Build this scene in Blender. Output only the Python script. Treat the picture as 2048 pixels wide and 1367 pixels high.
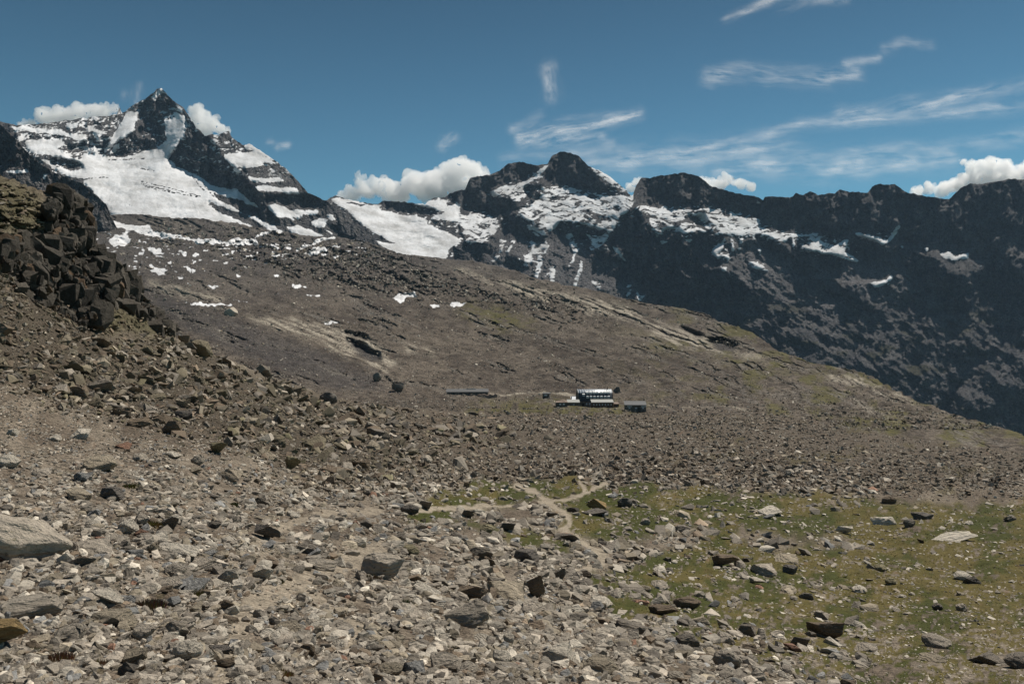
import bpy, bmesh, math, random
import numpy as np
from mathutils import Vector, noise as mnoise
random.seed(7); RS = np.random.RandomState(11)
for o in list(bpy.data.objects): bpy.data.objects.remove(o)
SC = bpy.context.scene; COL = SC.collection
# ---------------------------------------------------------------- camera
F, CX, HY = 1593.0, 1024.0, 683.5          # focal length, centre column and horizon row, in photo pixels
cam = bpy.data.cameras.new('camera'); camo = bpy.data.objects.new('camera', cam); COL.objects.link(camo)
cam.sensor_width = 36.0; cam.lens = F / 2048 * 36.0; cam.clip_start = 0.5; cam.clip_end = 200000
camo.location = (0, 0, 0); camo.rotation_euler = (math.radians(90), 0, 0); SC.camera = camo
SC.view_settings.view_transform = 'Standard'; SC.view_settings.look = 'None'
SC.view_settings.exposure = 0.05; SC.view_settings.gamma = 1.0
# ---------------------------------------------------------------- sky light and sun
SUN_EL, SUN_AZ = math.radians(56), math.radians(47)
W = bpy.data.worlds.new('World'); SC.world = W; W.use_nodes = True
nt = W.node_tree; bg = nt.nodes['Background']
sky = nt.nodes.new('ShaderNodeTexSky'); sky.sky_type = 'NISHITA'; sky.sun_disc = False
sky.sun_elevation = SUN_EL; sky.sun_rotation = SUN_AZ; sky.altitude = 2700; sky.air_density = 1.3; sky.dust_density = 0.25; sky.ozone_density = 2.2
tint = nt.nodes.new('ShaderNodeMix'); tint.data_type = 'RGBA'; tint.blend_type = 'MULTIPLY'
tint.inputs[0].default_value = 1.0; tint.inputs[7].default_value = (0.66, 0.93, 0.92, 1)
tcw = nt.nodes.new('ShaderNodeTexCoord'); sep = nt.nodes.new('ShaderNodeSeparateXYZ'); mr = nt.nodes.new('ShaderNodeMapRange'); deep = nt.nodes.new('ShaderNodeMix')
deep.data_type = 'RGBA'; deep.blend_type = 'MIX'; deep.inputs[6].default_value = (0.58, 0.98, 0.97, 1); deep.inputs[7].default_value = (0.38, 0.56, 0.54, 1)   # the sky deepens away from the horizon
mr.inputs[1].default_value = 0.16; mr.inputs[2].default_value = 0.44
nt.links.new(tcw.outputs['Generated'], sep.inputs[0]); nt.links.new(sep.outputs[2], mr.inputs[0]); nt.links.new(mr.outputs[0], deep.inputs[0]); nt.links.new(deep.outputs[2], tint.inputs[7])
nt.links.new(sky.outputs[0], tint.inputs[6]); nt.links.new(tint.outputs[2], bg.inputs[0]); bg.inputs[1].default_value = 0.066
S = Vector((math.cos(SUN_EL) * math.sin(SUN_AZ), math.cos(SUN_EL) * math.cos(SUN_AZ), math.sin(SUN_EL)))
sl = bpy.data.lights.new('sun', 'SUN'); sl.energy = 4.9; sl.angle = math.radians(0.5); sl.color = (1.0, 0.935, 0.84)
so = bpy.data.objects.new('sun', sl); so.rotation_euler = S.to_track_quat('Z', 'Y').to_euler(); COL.objects.link(so)
SC.cycles.max_bounces = 12; SC.cycles.diffuse_bounces = 3; SC.cycles.volume_bounces = 10; SC.cycles.transparent_max_bounces = 16
# ---------------------------------------------------------------- number helpers
def _hash(ix, iy, s):
    h = (ix.astype(np.int64) * 374761393 + iy.astype(np.int64) * 668265263 + s * 1274126177) & 0xffffffff
    h = ((h ^ (h >> 13)) * 1274126177) & 0xffffffff
    h = ((h ^ (h >> 16)) * 2246822519) & 0xffffffff
    return ((h ^ (h >> 13)) & 0xffffff) / float(0xffffff)
def perlin(x, y, s=0):
    x = np.asarray(x, float); y = np.asarray(y, float)
    ix = np.floor(x); iy = np.floor(y); fx = x - ix; fy = y - iy
    u = fx * fx * fx * (fx * (fx * 6 - 15) + 10); v = fy * fy * fy * (fy * (fy * 6 - 15) + 10)
    def g(dx, dy):
        a = _hash(ix + dx, iy + dy, s) * 2 * math.pi
        return np.cos(a) * (fx - dx) + np.sin(a) * (fy - dy)
    return ((g(0, 0) * (1 - u) + g(1, 0) * u) * (1 - v) + (g(0, 1) * (1 - u) + g(1, 1) * u) * v) * 1.5
def fbm(x, y, o=5, s=0, gain=.5):
    t = 0; a = 1; n = 0
    for i in range(o):
        t = t + a * perlin(x * 2 ** i + i * 17.3, y * 2 ** i - i * 9.1, s + i); n += a; a *= gain
    return t / n
def ridged(x, y, o=4, s=0, gain=.5):
    t = 0; a = 1; n = 0
    for i in range(o):
        t = t + a * (1 - 2 * np.abs(perlin(x * 2 ** i + i * 7.7, y * 2 ** i + i * 3.1, s + i))); n += a; a *= gain
    return t / n
def facets(x, y, s=0, tilt=1.0, bias=0.0):
    """Blocky cells: every cell is a plane of its own height and tilt."""
    ix = np.floor(x); iy = np.floor(y); best = np.full(x.shape, 9e9); val = np.zeros(x.shape)
    for dx in (-1, 0, 1):
        for dy in (-1, 0, 1):
            cx = ix + dx; cy = iy + dy
            px = cx + _hash(cx, cy, s); py = cy + _hash(cx, cy, s + 1)
            d = (x - px) ** 2 + (y - py) ** 2
            v = _hash(cx, cy, s + 2) - .5 + tilt * ((_hash(cx, cy, s + 3) - .5 - bias) * (x - px) + (_hash(cx, cy, s + 4) - .5) * (y - py))
            m = d < best; best = np.where(m, d, best); val = np.where(m, v, val)
    return val
def sstep(a, b, x):
    t = np.clip((x - a) / (b - a), 0, 1); return t * t * (3 - 2 * t)
def blur(A, sg):
    r = max(1, int(sg * 3)); k = np.exp(-np.arange(-r, r + 1) ** 2 / (2. * sg * sg)); k /= k.sum()
    for ax in (0, 1):
        B = np.pad(A, [(r, r) if i == ax else (0, 0) for i in (0, 1)], mode='edge')
        A = sum(k[i] * (B[i:i + A.shape[0]] if ax == 0 else B[:, i:i + A.shape[1]]) for i in range(2 * r + 1))
    return A
def inside(poly, X, Y):
    m = np.zeros(X.shape, bool); n = len(poly)
    for i in range(n):
        x0, y0 = poly[i]; x1, y1 = poly[(i + 1) % n]
        if y0 == y1: continue
        c = ((y0 > Y) != (y1 > Y)) & (X < (x1 - x0) * (Y - y0) / (y1 - y0) + x0)
        m ^= c
    return m
def mask(polys, X, Y, sg=1.5, wob=3.0, wl=14.0, s=50):
    """Soft mask of polygons given in photo pixels, the edges broken up by noise."""
    Xn = X + wob * fbm(X / wl, Y / wl, 4, s); Yn = Y + wob * fbm(X / wl, Y / wl, 4, s + 20)
    m = np.zeros(X.shape)
    for p in polys: m = np.maximum(m, inside(p, Xn, Yn))
    return blur(m, sg) if sg > 0 else m
def seg_dist(X, Y, pts):
    d = np.full(X.shape, 1e9)
    for (x0, y0), (x1, y1) in zip(pts[:-1], pts[1:]):
        vx, vy = x1 - x0, y1 - y0; L = vx * vx + vy * vy + 1e-9
        t = np.clip(((X - x0) * vx + (Y - y0) * vy) / L, 0, 1)
        d = np.minimum(d, np.hypot(X - x0 - t * vx, Y - y0 - t * vy))
    return d
def crop(x0, y0, s, polys): return [[(x0 + x / s, y0 + y / s) for x, y in p] for p in polys]
def P_(s):                       # "x,y x,y | x,y ..." -> list of polygons
    return [[tuple(float(c) for c in q.split(',')) for q in p.split()] for p in s.split('|')]
class Field:
    """Values on a regular pixel grid with bilinear lookup."""
    def __init__(s, x0, x1, y0, y1, st):
        s.x0, s.y0, s.st = x0, y0, st
        s.xs = np.arange(x0, x1 + st, st, float); s.ys = np.arange(y0, y1 + st, st, float)
        s.X, s.Y = np.meshgrid(s.xs, s.ys); s.A = np.zeros(s.X.shape)
    def __call__(s, x, y, A=None):
        A = s.A if A is None else A
        fx = np.clip((np.asarray(x, float) - s.x0) / s.st, 0, len(s.xs) - 1.001); fy = np.clip((np.asarray(y, float) - s.y0) / s.st, 0, len(s.ys) - 1.001)
        ix = fx.astype(int); iy = fy.astype(int); fx = fx - ix; fy = fy - iy
        return (A[iy, ix] * (1 - fx) + A[iy, ix + 1] * fx) * (1 - fy) + (A[iy + 1, ix] * (1 - fx) + A[iy + 1, ix + 1] * fx) * fy
def integrate(gx, gy, wx=1.0, wy=1.0):
    """Least-squares surface whose slopes are gx, gy (even extension + FFT)."""
    H, Wd = gx.shape
    dx = gx.copy(); dx[:, -1] = 0; dy = gy.copy(); dy[-1, :] = 0
    div = wx * dx; div[:, 1:] -= wx * dx[:, :-1]; div = div + wy * dy; div[1:, :] -= wy * dy[:-1, :]
    E = np.concatenate([div, div[:, ::-1]], 1); E = np.concatenate([E, E[::-1]], 0)
    Fh = np.fft.rfft2(E)
    ky = 2 - 2 * np.cos(2 * np.pi * np.fft.fftfreq(2 * H)); kx = 2 - 2 * np.cos(2 * np.pi * np.fft.rfftfreq(2 * Wd))
    den = -(wy * ky[:, None] + wx * kx[None]); den[0, 0] = 1; Fh /= den; Fh[0, 0] = 0
    return np.fft.irfft2(Fh, s=E.shape)[:H, :Wd]
# ---------------------------------------------------------------- object helpers
def tag(o, label=None, cat=None, group=None, kind=None):
    if label: o['label'] = label
    if cat: o['category'] = cat
    if group: o['group'] = group
    if kind: o['kind'] = kind
    return o
def mesh_np(name, V, Fc, mat, attrs=None, smooth=True, nper=4):
    me = bpy.data.meshes.new(name); nf = len(Fc)
    me.vertices.add(len(V)); me.vertices.foreach_set('co', np.ascontiguousarray(V, np.float32).ravel())
    me.loops.add(nf * nper); me.loops.foreach_set('vertex_index', np.ascontiguousarray(Fc, np.int32).ravel())
    me.polygons.add(nf); me.polygons.foreach_set('loop_start', np.arange(nf, dtype=np.int32) * nper)
    me.polygons.foreach_set('loop_total', np.full(nf, nper, np.int32))
    me.polygons.foreach_set('use_smooth', np.full(nf, smooth))
    for k, a in (attrs or {}).items():
        if a.ndim == 2:
            c = np.ones((len(a), 4), np.float32); c[:, :3] = a
            me.attributes.new(k, 'FLOAT_COLOR', 'POINT').data.foreach_set('color', c.ravel())
        else:
            me.attributes.new(k, 'FLOAT', 'POINT').data.foreach_set('value', a.astype(np.float32))
    me.update(); me.materials.append(mat)
    o = bpy.data.objects.new(name, me); COL.objects.link(o); return o
def split_obj(V, Fc, cls, names, mat, attrs, labels):
    """One sheet cut into several setting objects by the class of each face."""
    for c, nm in names.items():
        f = Fc[cls == c]
        if len(f) == 0: continue
        u, inv = np.unique(f, return_inverse=True)
        o = mesh_np(nm, V[u], inv.reshape(f.shape), mat, {k: a[u] for k, a in attrs.items()})
        tag(o, labels.get(c), nm.replace('_', ' '), kind='structure')
class N:
    """Small node-graph writer."""
    def __init__(s, name):
        s.m = bpy.data.materials.new(name); s.m.use_nodes = True; s.t = s.m.node_tree; s.b = s.t.nodes['Principled BSDF']
    def n(s, typ, ins=None, **kw):
        nd = s.t.nodes.new('ShaderNode' + typ)
        for k, v in kw.items(): setattr(nd, k, v)
        for k, v in (ins or {}).items():
            if isinstance(v, bpy.types.NodeSocket): s.t.links.new(v, nd.inputs[k])
            else: nd.inputs[k].default_value = v
        return nd
    def attr(s, nm): return s.n('Attribute', attribute_name=nm)
    def noise(s, vec, sc, det=5, rough=.6): return s.n('TexNoise', {'Vector': vec, 'Scale': sc, 'Detail': det, 'Roughness': rough}).outputs[0]
    def math(s, op, a, b=0.0, c=0.0):
        nd = s.n('Math', operation=op)
        for i, v in enumerate((a, b, c)):
            if isinstance(v, bpy.types.NodeSocket): s.t.links.new(v, nd.inputs[i])
            else: nd.inputs[i].default_value = v
        return nd.outputs[0]
    def rng(s, v, a, b, c=0., d=1.): return s.n('MapRange', {0: v, 1: a, 2: b, 3: c, 4: d}, clamp=True).outputs[0]
    def mix(s, f, a, b, bl='MIX'):
        nd = s.n('Mix', data_type='RGBA', blend_type=bl)
        for i, v in ((0, f), (6, a), (7, b)):
            if isinstance(v, bpy.types.NodeSocket): s.t.links.new(v, nd.inputs[i])
            else: nd.inputs[i].default_value = v if i == 0 or len(v) == 4 else (*v, 1)
        return nd.outputs[2]
    def bump(s, h, st, dist, nrm=None):
        ins = {'Height': h, 'Strength': st, 'Distance': dist}
        if nrm is not None: ins['Normal'] = nrm
        return s.n('Bump', ins).outputs[0]
    def out(s, col=None, rough=.9, nrm=None, spec=.2):
        if col is not None:
            if isinstance(col, bpy.types.NodeSocket): s.t.links.new(col, s.b.inputs['Base Color'])
            else: s.b.inputs['Base Color'].default_value = (*col, 1)
        if isinstance(rough, bpy.types.NodeSocket): s.t.links.new(rough, s.b.inputs['Roughness'])
        else: s.b.inputs['Roughness'].default_value = rough
        if nrm is not None: s.t.links.new(nrm, s.b.inputs['Normal'])
        s.b.inputs['Specular IOR Level'].default_value = spec
        return s.m
# ---------------------------------------------------------------- materials of the land
def land_material(name, cell, amp, contrast, snow=True):
    """Vertex albedo broken up by stones of a few sizes; snow where the snow attribute says so."""
    g = N(name); tc = g.n('TexCoord').outputs['Object']; c = g.attr('albedo').outputs['Color']
    sn = g.attr('snow').outputs['Fac']; st = g.attr('stony').outputs['Fac']
    v1 = g.n('TexVoronoi', {'Vector': tc, 'Scale': 1 / cell, 'Randomness': 1.0})
    v2 = g.n('TexVoronoi', {'Vector': tc, 'Scale': 3.1 / cell, 'Randomness': 1.0})
    n1 = g.noise(tc, 1 / (cell * 6), 6, .65); n2 = g.noise(tc, 1.3 / cell, 4, .7)
    k1 = g.n('SeparateColor', {0: v1.outputs['Color']}).outputs[0]; k2 = g.n('SeparateColor', {0: v2.outputs['Color']}).outputs[1]
    f = g.math('ADD', g.math('MULTIPLY', g.math('SUBTRACT', k1, .45), contrast), g.math('MULTIPLY', g.math('SUBTRACT', k2, .5), contrast * .7))
    f = g.math('MULTIPLY', f, st)
    f = g.math('ADD', g.math('ADD', f, 1.0), g.math('MULTIPLY', g.math('SUBTRACT', n1, .5), 1.1))
    f = g.math('MAXIMUM', g.math('ADD', f, g.math('MULTIPLY', g.math('SUBTRACT', n2, .5), .5)), .25)
    col = g.mix(1.0, c, g.n('CombineColor', {0: f, 1: f, 2: f}).outputs[0], 'MULTIPLY')
    dome = g.math('SUBTRACT', 1.0, v1.outputs['Distance']); dome2 = g.math('SUBTRACT', 1.0, v2.outputs['Distance'])
    h = g.math('ADD', g.math('MULTIPLY', dome, g.math('ADD', .3, k1)), g.math('MULTIPLY', dome2, .4))
    h = g.math('ADD', g.math('MULTIPLY', h, st), g.math('MULTIPLY', n1, 1.5))
    s2 = g.rng(g.math('ADD', sn, g.math('MULTIPLY', g.math('SUBTRACT', n2, .5), .5)), .42, .58)
    h = g.math('MULTIPLY', h, g.math('SUBTRACT', 1.0, g.math('MULTIPLY', s2, .93)))
    if snow:
        col = g.mix(s2, col, g.mix(g.rng(g.noise(tc, 1 / (cell * 14), 8, .72), .42, .66), (.80, .80, .81), (.46, .45, .44)))
    return g.out(col, .92, g.bump(h, 1.0, amp), .15)
# ================================================================ NEAR GROUND AND HILLSIDE: distance along picture columns
def depth_field(cols, x0, x1, y0, y1, st=4, sg=3.0):
    f = Field(x0, x1, y0, y1, st); xs = sorted(cols); Q = []
    for x in xs:
        p = sorted(cols[x]); yy = np.array([a for a, b in p], float); q = np.array([1.0 / b for a, b in p])
        v = np.interp(f.ys, yy, q)
        s0 = (q[1] - q[0]) / (yy[1] - yy[0]); v = np.where(f.ys < yy[0], np.maximum(q[0] + s0 * (f.ys - yy[0]) * .5, q[0] * .75), v)
        s1 = (q[-1] - q[-2]) / (yy[-1] - yy[-2]); v = np.where(f.ys > yy[-1], q[-1] + s1 * (f.ys - yy[-1]), v)
        Q.append(np.log(np.maximum(v, 1e-5)))
    Q = np.array(Q); A = np.zeros(f.X.shape)
    for i in range(len(f.ys)): A[i] = np.interp(f.xs, xs, Q[:, i])
    f.A = blur(-A, sg); return f
NEAR = depth_field({
 -250: [(1500, 7), (1367, 9.5), (1200, 14), (1000, 22), (850, 36), (700, 52), (600, 63), (480, 72), (400, 77), (330, 84)],
 0: [(1500, 7), (1367, 10), (1200, 14.5), (1000, 24), (850, 41), (700, 60), (600, 72), (480, 80), (400, 84), (345, 95)],
 200: [(1500, 7.2), (1367, 10.5), (1200, 15), (1000, 27), (850, 50), (750, 70), (660, 88), (600, 93), (480, 100), (415, 106)],
 350: [(1500, 7.5), (1367, 11), (1200, 16), (1000, 30), (850, 58), (750, 90), (690, 108), (660, 113), (600, 122)],
 500: [(1500, 7.8), (1367, 11.5), (1200, 17.5), (1000, 36), (900, 58), (800, 105), (745, 142)],
 700: [(1500, 8), (1367, 12), (1200, 20), (1100, 30), (1000, 50), (900, 95), (850, 150), (800, 240)],
 1000: [(1500, 8.4), (1367, 13), (1250, 20), (1150, 35), (1050, 66), (1000, 93), (960, 122), (900, 190), (850, 320), (830, 400), (810, 520)],
 1400: [(1500, 10), (1367, 16), (1300, 24), (1200, 47), (1100, 74), (1000, 107), (960, 128), (900, 200), (850, 330), (830, 420), (810, 560)],
 1700: [(1500, 14), (1367, 22), (1300, 33), (1200, 57), (1100, 80), (1000, 112), (960, 130), (900, 210), (870, 290), (850, 350), (830, 420)],
 2048: [(1500, 16), (1367, 25), (1300, 36), (1200, 58), (1100, 80), (1000, 112), (960, 135), (900, 230), (870, 330), (855, 400)],
 2350: [(1500, 17), (1367, 26), (1300, 37), (1200, 58), (1100, 80), (1000, 115), (960, 140), (920, 220), (900, 300), (885, 360)],
}, -250, 2350, 300, 1520)
MID = depth_field({
 -250: [(700, 700), (660, 820), (600, 1000), (500, 1500), (470, 1800), (400, 2300)],
 200: [(760, 480), (700, 640), (660, 800), (600, 1040), (500, 1600), (480, 1800), (432, 2100)],
 400: [(800, 420), (750, 540), (700, 650), (650, 800), (600, 1000), (500, 1600), (440, 2050)],
 700: [(850, 330), (800, 480), (780, 580), (700, 860), (600, 1300), (500, 1800), (478, 2000)],
 1000: [(900, 190), (850, 320), (830, 400), (810, 520), (795, 640), (780, 730), (700, 1000), (600, 1450), (530, 1850)],
 1400: [(900, 200), (850, 330), (830, 420), (810, 560), (790, 680), (700, 1000), (660, 1200), (625, 1420)],
 1700: [(900, 210), (870, 290), (850, 350), (830, 420), (800, 560), (760, 760), (740, 860)],
 2048: [(960, 135), (900, 230), (870, 330), (855, 400)],
 2350: [(960, 140), (920, 220), (900, 300), (885, 360)],
}, -250, 2350, 380, 1000)
def wav(x, y, s, k): return fbm(x / s, y / s, 4, k)
def lift(x, y, d):
    """Vertical relief of the ground in metres at world x, y; it grows with distance but stays modest in the picture."""
    a = np.clip(d / 60, .12, 1)
    z = .55 * a * wav(x, y, 17, 1) + .28 * np.clip(d / 40, .2, 1) * wav(x, y, 5, 2) + .10 * wav(x, y, 1.7, 3) * np.clip(d / 15, .5, 1)
    far = sstep(150, 600, d)
    z = z + far * (3.6 * ridged(x / 90 + .3 * wav(x, y, 200, 6), y / 55, 4, 4) + 1.2 * wav(x, y, 14, 5))
    z = z + sstep(900, 1700, d) * 6 * ridged(x / 220, y / 160, 4, 8)
    return z
def unproject(px, py, d): return np.stack([(px - CX) / F * d, d, (HY - py) / F * d], -1)
def ground(px, py, f=NEAR):
    """World point of the ground seen at a photo pixel."""
    px = np.asarray(px, float); py = np.asarray(py, float); q = py.copy()
    for _ in range(4):
        d = np.exp(f(px, q)); P = unproject(px, q, d); z = P[..., 2] + lift(P[..., 0], P[..., 1], d)
        q = q + (py - (HY - z / d * F)) * .8
    d = np.exp(f(px, q)); P = unproject(px, q, d); P[..., 2] += lift(P[..., 0], P[..., 1], d)
    return P
def sheet(xs, top, bot, nrow, dfun, skirt=(), disp=None, warp=1.0):
    """Grid of columns xs; rows run from the bottom edge to the skyline, then the skirt falls away behind it."""
    v = np.linspace(0, 1, nrow)[:, None] ** warp
    ts = np.convolve(np.pad(top, 60, mode='edge'), np.hanning(121) / np.hanning(121).sum(), 'valid')   # smooth rows low down, the true edge only near the top
    X = np.repeat(xs[None], nrow, 0); Y = bot[None] + (ts - bot)[None] * v + (top - ts)[None] * sstep(.55, 1, v) ** 1.5
    D = dfun(X, Y); P = unproject(X, Y, D)
    if disp is not None: P[..., 2] += disp(P[..., 0], P[..., 1], D)
    rows = [P]; XX = [X]; YY = [Y]
    for dd, dz in skirt:
        L = P[-1].copy(); k = dd / L[:, 1]; L[:, 0] *= 1 + k; L[:, 1] += dd; L[:, 2] += dz
        rows.append(L[None]); XX.append(X[-1:]); YY.append(Y[-1:])
    P = np.concatenate(rows, 0); X = np.concatenate(XX, 0); Y = np.concatenate(YY, 0)
    nr, nc = X.shape; i = np.arange(nr * nc).reshape(nr, nc)
    Fc = np.stack([i[:-1, :-1], i[:-1, 1:], i[1:, 1:], i[1:, :-1]], -1).reshape(-1, 4)
    return P.reshape(-1, 3), Fc, X, Y
def face_mean(A, shape): A = A.reshape(shape); return (.25 * (A[:-1, :-1] + A[1:, :-1] + A[:-1, 1:] + A[1:, 1:])).ravel()
def lerp(a, b, t): return a + (b - a) * t[..., None]
def C3(*c): return np.array(c, float)
# ---------------- masks shared by the ground and by the stones scattered on it
# cliff on the left, photo pixels = crop(0,300)/2.734
CLIFF = crop(0, 300, 2.734, P_('250,262 330,250 480,262 500,400 505,505 600,570 720,670 775,780 700,850 640,880 620,860 570,870 560,940 540,975 430,960 330,900 250,860 200,850 130,800 60,780 40,700 0,640 -300,560 -300,470 0,500 100,480 180,440 240,440 | 830,800 960,900 1000,1010 860,1000 800,930 700,880 780,800'))
GRASSY_LEDGE = crop(0, 300, 2.734, P_('-300,100 60,140 240,240 250,420 130,450 0,480 -300,450 | 560,880 700,840 900,900 1000,1000 860,1040 700,980 560,1010 540,960 | 190,770 330,800 380,860 250,850 | 60,600 190,560 300,640 180,640'))
SCREE = P_('-300,520 0,560 200,660 350,680 500,745 650,795 900,830 1100,860 1000,900 800,950 640,960 560,930 430,880 330,850 200,830 0,760 -300,700')
MEADOW = P_('860,985 960,965 1050,958 1200,960 1350,965 1500,985 1700,990 1850,1010 2048,1000 2400,1000 2400,1600 1700,1600 1600,1367 1500,1300 1400,1290 1300,1260 1230,1235 1200,1180 1160,1130 1100,1100 1010,1075 900,1055 800,1040 850,1010')
BARE = P_('1130,1070 1250,1090 1330,1060 1420,1050 1390,1085 1300,1110 1220,1150 1150,1130 | 900,1030 1090,1000 1130,1040 1100,1065 960,1050 | 1480,1060 1560,1075 1700,1075 1690,1090 1560,1092 1470,1080')
PATHS = [([(1035, 972), (1070, 985), (1096, 1000), (1110, 1015), (1136, 1030), (1138, 1045), (1125, 1060)], 7),
         ([(800, 1025), (870, 1021), (940, 1014), (1010, 1011), (1070, 1006), (1100, 1000)], 5),
         ([(1100, 999), (1140, 995), (1165, 990), (1180, 978), (1215, 966)], 4), ([(1165, 990), (1168, 975), (1158, 965)], 3.5),
         ([(1125, 1060), (1160, 1080), (1185, 1100), (1215, 1115), (1190, 1135), (1120, 1150)], 8),
         ([(760, 1110), (690, 1120), (620, 1160), (520, 1200), (480, 1245), (455, 1290), (440, 1367), (430, 1480)], 24),
         ([(600, 1175), (660, 1215), (720, 1260), (700, 1290)], 14), ([(470, 1130), (500, 1100), (560, 1060), (640, 1030), (760, 1020)], 10)]
def near_masks(X, Y):
    n = fbm(X / 60, Y / 30, 5, 70); n2 = fbm(X / 18, Y / 9, 4, 71); m = {}
    m['cliff'] = mask(CLIFF, X, Y, 1.2, 9, 25, 80); m['ledge'] = mask(GRASSY_LEDGE, X, Y, 4, 10, 25, 82)
    m['scree'] = mask(SCREE, X, Y, 8, 30, 60, 84)
    md = mask(MEADOW, X, Y + 14 * fbm(X / 90, Y * 0, 4, 85) + 7 * fbm(X / 18, Y / 30, 3, 84), 2.0, 26, 45, 86); bare = mask(BARE, X, Y, 2.5, 24, 22, 88)
    lowr = sstep(1130, 1380, Y - (X - 1300) * .08) * .40
    m['meadow'] = md * (1 - bare) * sstep(-.10, .10, n * .6 + n2 * .8 + fbm(X / 7, Y / 4, 3, 72) * .5 + .30 - lowr)
    edge = sstep(800, 840, Y) * sstep(1280, 1400, X) * (1 - md) * sstep(.12, .34, n)
    m['moss'] = np.maximum(edge * .6, sstep(.16, .40, n + .3 * n2) * .5 * sstep(700, 400, X) * sstep(1000, 1100, Y))
    p = np.zeros(X.shape)
    for pts, w in PATHS:
        wb = w / 8 + .6; d = seg_dist(X + 7 * wb * fbm(X / 22, Y / 22, 4, 90), (Y + 4 * wb * fbm(X / 18, Y / 14, 4, 91)), pts)
        p = np.maximum(p, sstep(w * 1.15, w * .55, d) * (1 if w <= 8 else .70))
    m['path'] = p
    return m
def near_albedo(X, Y, m):
    n = fbm(X / 120, Y / 60, 5, 60); n2 = fbm(X / 25, Y / 12, 4, 61)
    c = lerp(C3(.118, .092, .068), C3(.215, .178, .136), sstep(-.4, .4, n + .4 * n2))
    c = lerp(c, C3(.066, .053, .038), m['scree'] * .9)
    mor = sstep(985, 940, Y) * sstep(700, 900, X)
    c = lerp(c, C3(.100, .080, .060), mor * .9)
    c = lerp(c, lerp(C3(.070, .060, .049), C3(.130, .090, .062), sstep(.1, .45, fbm(X / 12, Y / 45, 4, 66))), m['cliff'] * .9); c = lerp(c, C3(.075, .068, .030), m['ledge'] * .7)
    gr = lerp(C3(.046, .050, .010), C3(.098, .078, .024), sstep(-.25, .35, n + n2 * .5 + (X - 1500) / 2400))
    c = lerp(c, gr, m['meadow']); c = lerp(c, C3(.085, .070, .030), m['moss'])
    c = lerp(c, C3(.285, .240, .182), m['path'])
    red = sstep(.42, .55, n2 + .3 * n) * .4 * sstep(760, 820, Y)
    return lerp(c, C3(.17, .105, .070), red)
def near_depth(X, Y):
    L = NEAR(X, Y)
    k = NM(X, Y, NMC); X0, Y0 = X, Y; X = X + 7 * fbm(X0 / 30, Y0 / 30, 3, 350); Y = Y + 7 * fbm(X0 / 30, Y0 / 30, 3, 360)
    L = L + k * (.060 * facets((X + .25 * Y) / 60, Y / 110, 300, 1.4, .55) + .020 * facets((X + .2 * Y) / 21, Y / 44, 310, 1.5, .45) + .014 * facets(X / 75, (Y - .25 * X) / 19, 315, 1.4) + .011 * facets(X / 11, Y / 16, 320, 1.6) + .005 * facets(X / 5.5, Y / 7, 325, 1.5) + .003 * ridged(X / 8, Y / 26, 3, 330))
    L = L + NM(X, Y, NML) * (.014 * facets(X / 40, Y / 14, 340, 1.6) + .008 * facets(X / 14, Y / 7, 345, 1.4))
    return np.exp(L)
NM = Field(-250, 2350, 300, 1520, 2); _m = near_masks(NM.X, NM.Y); NMC = blur(_m['cliff'], 2.0); NML = _m['ledge']
xs = np.arange(-240, 2320, 2.0)
def line(pts, x): return np.interp(x, [p[0] for p in pts], [p[1] for p in pts])
NTOP = [(-250, 300), (0, 345), (40, 362), (90, 380), (125, 384), (150, 386), (168, 395), (176, 412), (181, 470), (188, 488), (205, 500), (235, 528), (262, 548), (280, 580), (300, 600), (318, 628), (345, 650), (352, 676), (378, 690), (415, 705), (470, 722), (520, 745), (580, 765), (650, 790), (700, 802), (800, 815), (900, 826), (1100, 832), (1600, 836), (1700, 858), (1850, 880), (2048, 905), (2350, 925)]
ntop = line(NTOP, xs) + np.where(xs < 700, 1, .9) * (3.5 * fbm(xs / 18, xs * 0, 4, 5) * 2 + 2.0 * facets(xs / 11, xs * 0 + .5, 9, 1))
NT_AT = lambda x: np.interp(x, xs, ntop)
V, Fc, X, Y = sheet(xs, ntop, np.full(xs.shape, 1500.0), 560, near_depth, skirt=[(.6, -.3), (3, -2), (10, -7), (30, -20)], disp=lift, warp=.92)
m = {k: NM(X, Y, a) for k, a in _m.items()}; alb = near_albedo(X, Y, m)
stony = 1 - .85 * np.maximum(m['path'] * .6, m['meadow'] * .75)
at = {'albedo': alb.reshape(-1, 3), 'snow': np.zeros(X.size), 'stony': stony.ravel()}
fm = lambda A: face_mean(A, X.shape)
cls = np.where(fm(m['path']) > .5, 1, np.where(fm(m['meadow']) > .5, 2, np.where(fm(m['cliff']) > .5, 3, 0)))
split_obj(V, Fc, cls, {0: 'ground', 1: 'path', 2: 'meadow', 3: 'rock_face'}, land_material('near ground', .16, .10, .95, False), at,
          {0: 'stony grey brown ground of the near slope', 1: 'pale sandy footpaths winding over the slope and meadow', 2: 'flat green and brown alpine meadow below the slope', 3: 'dark craggy rock face above the scree on the left'})
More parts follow.
